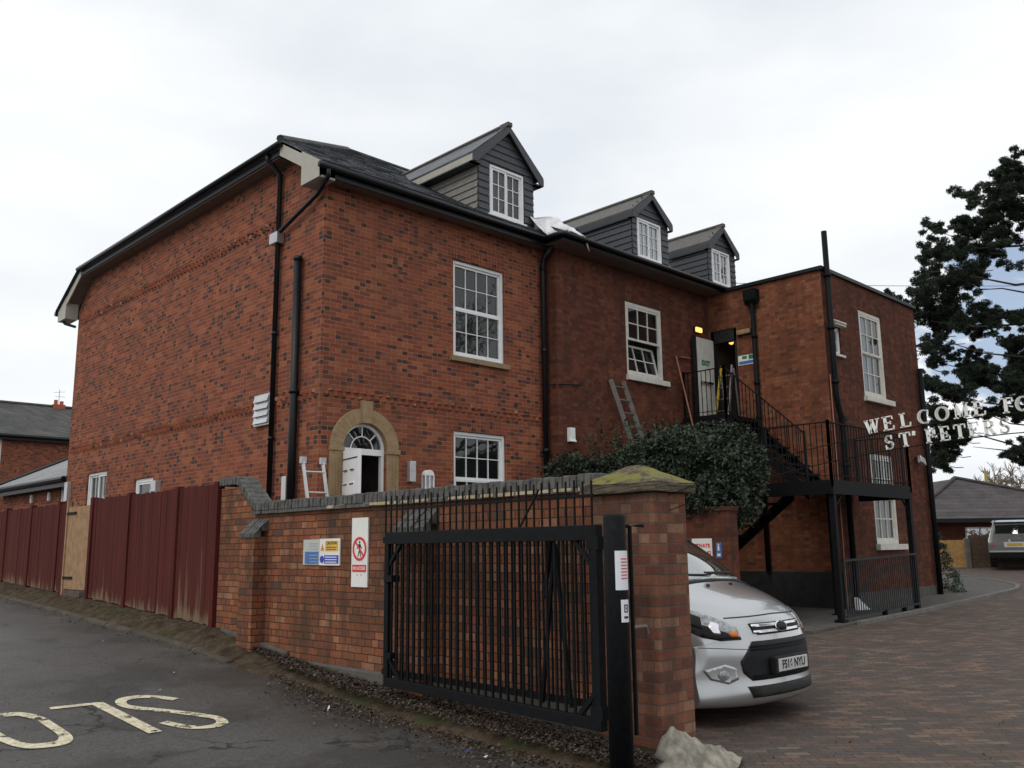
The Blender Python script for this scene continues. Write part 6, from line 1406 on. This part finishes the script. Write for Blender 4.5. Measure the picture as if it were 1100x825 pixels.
# ------------------------------------------------------------------ DISTANT ESTATE CAR
car = thing('estate_car', 'pewter off-road estate car seen from behind at the right edge', 'car', tuple(O(18.97, 36.5, .62)))
zc = .60
_a = math.atan2(18.97, 34.6)
def C(x, y, z): return O(18.97 + x * math.cos(_a) + y * math.sin(_a), 34.6 - x * math.sin(_a) + y * math.cos(_a), zc + z)
q = MB()
sec = [(0, .42, .88, .42), (.02, .9, .90, .9), (.10, 1.02, .89, 1.0), (.35, 1.62, .72, 1.1), (.55, 1.70, .68, 1.1)]
def carloft(mb, st):
    rings = []
    for (y, zb, zbelt, zt, wb, wt) in st:
        rings.append([C(*p) for p in ((-wb, y, zb), (-wb - .02, y, (zb + zbelt) / 2), (-wb, y, zbelt), (-wt, y, zt - .06), (-wt + .1, y, zt), (wt - .1, y, zt), (wt, y, zt - .06), (wb, y, zbelt), (wb + .02, y, (zb + zbelt) / 2), (wb, y, zb))])
    k = len(mb.v); n = 10
    for r_ in rings: mb.v += [tuple(p) for p in r_]
    for i in range(len(rings) - 1):
        for j in range(n): j2 = (j + 1) % n; mb.f.append((k + i * n + j, k + i * n + j2, k + (i + 1) * n + j2, k + (i + 1) * n + j))
    mb.f.append(tuple(k + j for j in range(n))); mb.f.append(tuple(k + (len(rings) - 1) * n + j for j in range(n)))
carloft(q, [(0, .42, .80, .98, .86, .84), (.04, .38, 1.0, 1.06, .90, .86), (.30, .32, 1.05, 1.68, .90, .70), (.6, .3, 1.06, 1.76, .90, .69), (2.4, .3, 1.05, 1.77, .90, .69), (3.0, .3, 1.02, 1.3, .90, .72), (3.3, .3, .98, 1.06, .90, .8), (4.3, .35, .85, .9, .85, .78)])
q.build('body', 'pewter_paint', car, bevel=.02)
q = MB(); q.hexa([C(-.66, .055, 1.08), C(.66, .055, 1.08), C(.66, .10, 1.08), C(-.66, .10, 1.08), C(-.60, .255, 1.60), C(.60, .255, 1.60), C(.60, .30, 1.60), C(-.60, .30, 1.60)]); q.build('rear_window', 'car_glass', car)
q = MB(); q.hexa([C(-.74, .22, 1.70), C(.74, .22, 1.70), C(.72, .8, 1.775), C(-.72, .8, 1.775), C(-.70, .22, 1.73), C(.70, .22, 1.73), C(.68, .8, 1.80), C(-.68, .8, 1.80)]); q.build('roof_edge', 'silver_paint', car, bevel=.02)
for sg in (-1, 1):
    q = MB(); q.hexa([C(sg * .74, -.02, .78), C(sg * .90, .02, .78), C(sg * .90, .2, .78), C(sg * .74, .1, .78), C(sg * .70, .03, 1.06), C(sg * .88, .07, 1.06), C(sg * .88, .25, 1.06), C(sg * .70, .15, 1.06)]); q.build('tail_lamp', 'lamp_red', car, bevel=.01)
    for y in (.8, 3.4): q = MB(); q.tube([C(sg * .66, y, .34), C(sg * .90, y, .34)], .34, 18); q.build('wheel', 'tyre', car)
    q = MB(); q.tube([C(sg * .6, .5, 1.83), C(sg * .6, 2.2, 1.83)], .02, 6); q.build('roof_rail', 'trim_dark', car)
q = MB(); q.hexa([C(-.90, -.06, .36), C(.90, -.06, .36), C(.90, .15, .36), C(-.90, .15, .36), C(-.90, -.08, .62), C(.90, -.08, .62), C(.90, .15, .62), C(-.90, .15, .62)]); q.build('rear_bumper', 'trim_dark', car, bevel=.03)
q = MB(); q.hexa([C(-.88, -.09, .58), C(.88, -.09, .58), C(.88, 0, .58), C(-.88, 0, .58), C(-.88, -.09, .64), C(.88, -.09, .64), C(.88, 0, .64), C(-.88, 0, .64)]); q.build('bumper_strip', 'silver_paint', car)
q = MB(); q.hexa([C(-.36, -.035, .76), C(.36, -.035, .76), C(.36, 0, .76), C(-.36, 0, .76), C(-.36, -.03, .96), C(.36, -.03, .96), C(.36, 0.02, .96), C(-.36, 0.02, .96)]); q.build('plate_recess', 'silver_paint', car)
q = MB(); q.hexa([C(-.26, -.045, .80), C(.26, -.045, .80), C(.26, -.03, .80), C(-.26, -.03, .80), C(-.26, -.042, .91), C(.26, -.042, .91), C(.26, -.03, .91), C(-.26, -.03, .91)]); q.build('number_plate', 'plate_yellow', car)

# ------------------------------------------------------------------ LEAF LITTER
rl_ = random.Random(17); q = MB(); q.attr = None
def leaf(u, v, z, s_, mb=q):
    a = rl_.uniform(0, 6.28); t1 = rl_.gauss(0, .35); t2 = rl_.gauss(0, .35); A = Vector((math.cos(a), math.sin(a), t1)) * s_; B = Vector((-math.sin(a), math.cos(a), t2)) * s_ * .55; p = Vector((u, v, z)); k = len(mb.v)
    mb.v += [tuple(p - A), tuple(p + B + Vector((0, 0, s_ * .2))), tuple(p + A), tuple(p - B)]; mb.f.append((k, k + 1, k + 2, k + 3))
def gz(u, v):
    if u > ku(v) and u < 5.62 and v > 4: return pav(v)
    return H(u, v)
for k in range(23000):
    v = 3.6 + 6.4 * rl_.random() ** 1.25; wdt = .42 * sm((10.3 - v) / 3) + .35 * sm((6.2 - v) / 3); u = 5.56 - abs(rl_.gauss(0, .75)) * wdt - rl_.random() * .16 * (1 if v < 9 else .5)
    if v < 4.5: u = 5.35 - abs(rl_.gauss(0, .5)) * .9
    leaf(u, v, gz(u, v) + rl_.uniform(.006, .04), rl_.uniform(.007, .021))
for k in range(500): u = rl_.uniform(2.2, 5.3); v = rl_.uniform(3.5, 12); leaf(u, v, gz(u, v) + .008, rl_.uniform(.005, .011))
for k in range(1300): v = rl_.uniform(9.5, 22); u = 5.06 - abs(rl_.gauss(0, .16)) + rl_.random() * .5; leaf(u, v, gz(u, v) + .015, rl_.uniform(.008, .02))
for k in range(250): u = rl_.uniform(5.5, 9); v = rl_.uniform(1.5, 3.9); leaf(u, v, H(u, v) + .012, rl_.uniform(.006, .014))
o = q.build('leaf_litter', 'dead_leaf', normals=False, kind='stuff'); tag(o, 'brown dead leaves and debris drifted along the foot of the gate and wall', 'leaves')
q = MB()
for (u, v) in ((4.9, 8.6), (4.35, 9.6), (3.9, 8.9), (4.85, 7.4), (4.7, 5.1), (5.0, 4.9), (5.15, 6.6), (4.5, 12.0), (4.1, 11.3), (5.2, 5.4)): leaf(u, v, gz(u, v) + .02, .022, q); leaf(u + .02, v + .02, gz(u, v) + .025, .016, q)
o = q.build('paper_scraps', 'paper', normals=False, kind='stuff'); tag(o, 'small white scraps of litter scattered on the road edge', 'litter')
o = MB().box(4.72, 4.75, 5.32, 5.35, H(4.7, 5.3) + .01, H(4.7, 5.3) + .02).build('bottle_cap', 'sign_blue_pale'); tag(o, 'tiny blue plastic cap among the leaves below the gate', 'bottle cap')
# treat levels: keep hierarchy to thing > part > sub-part
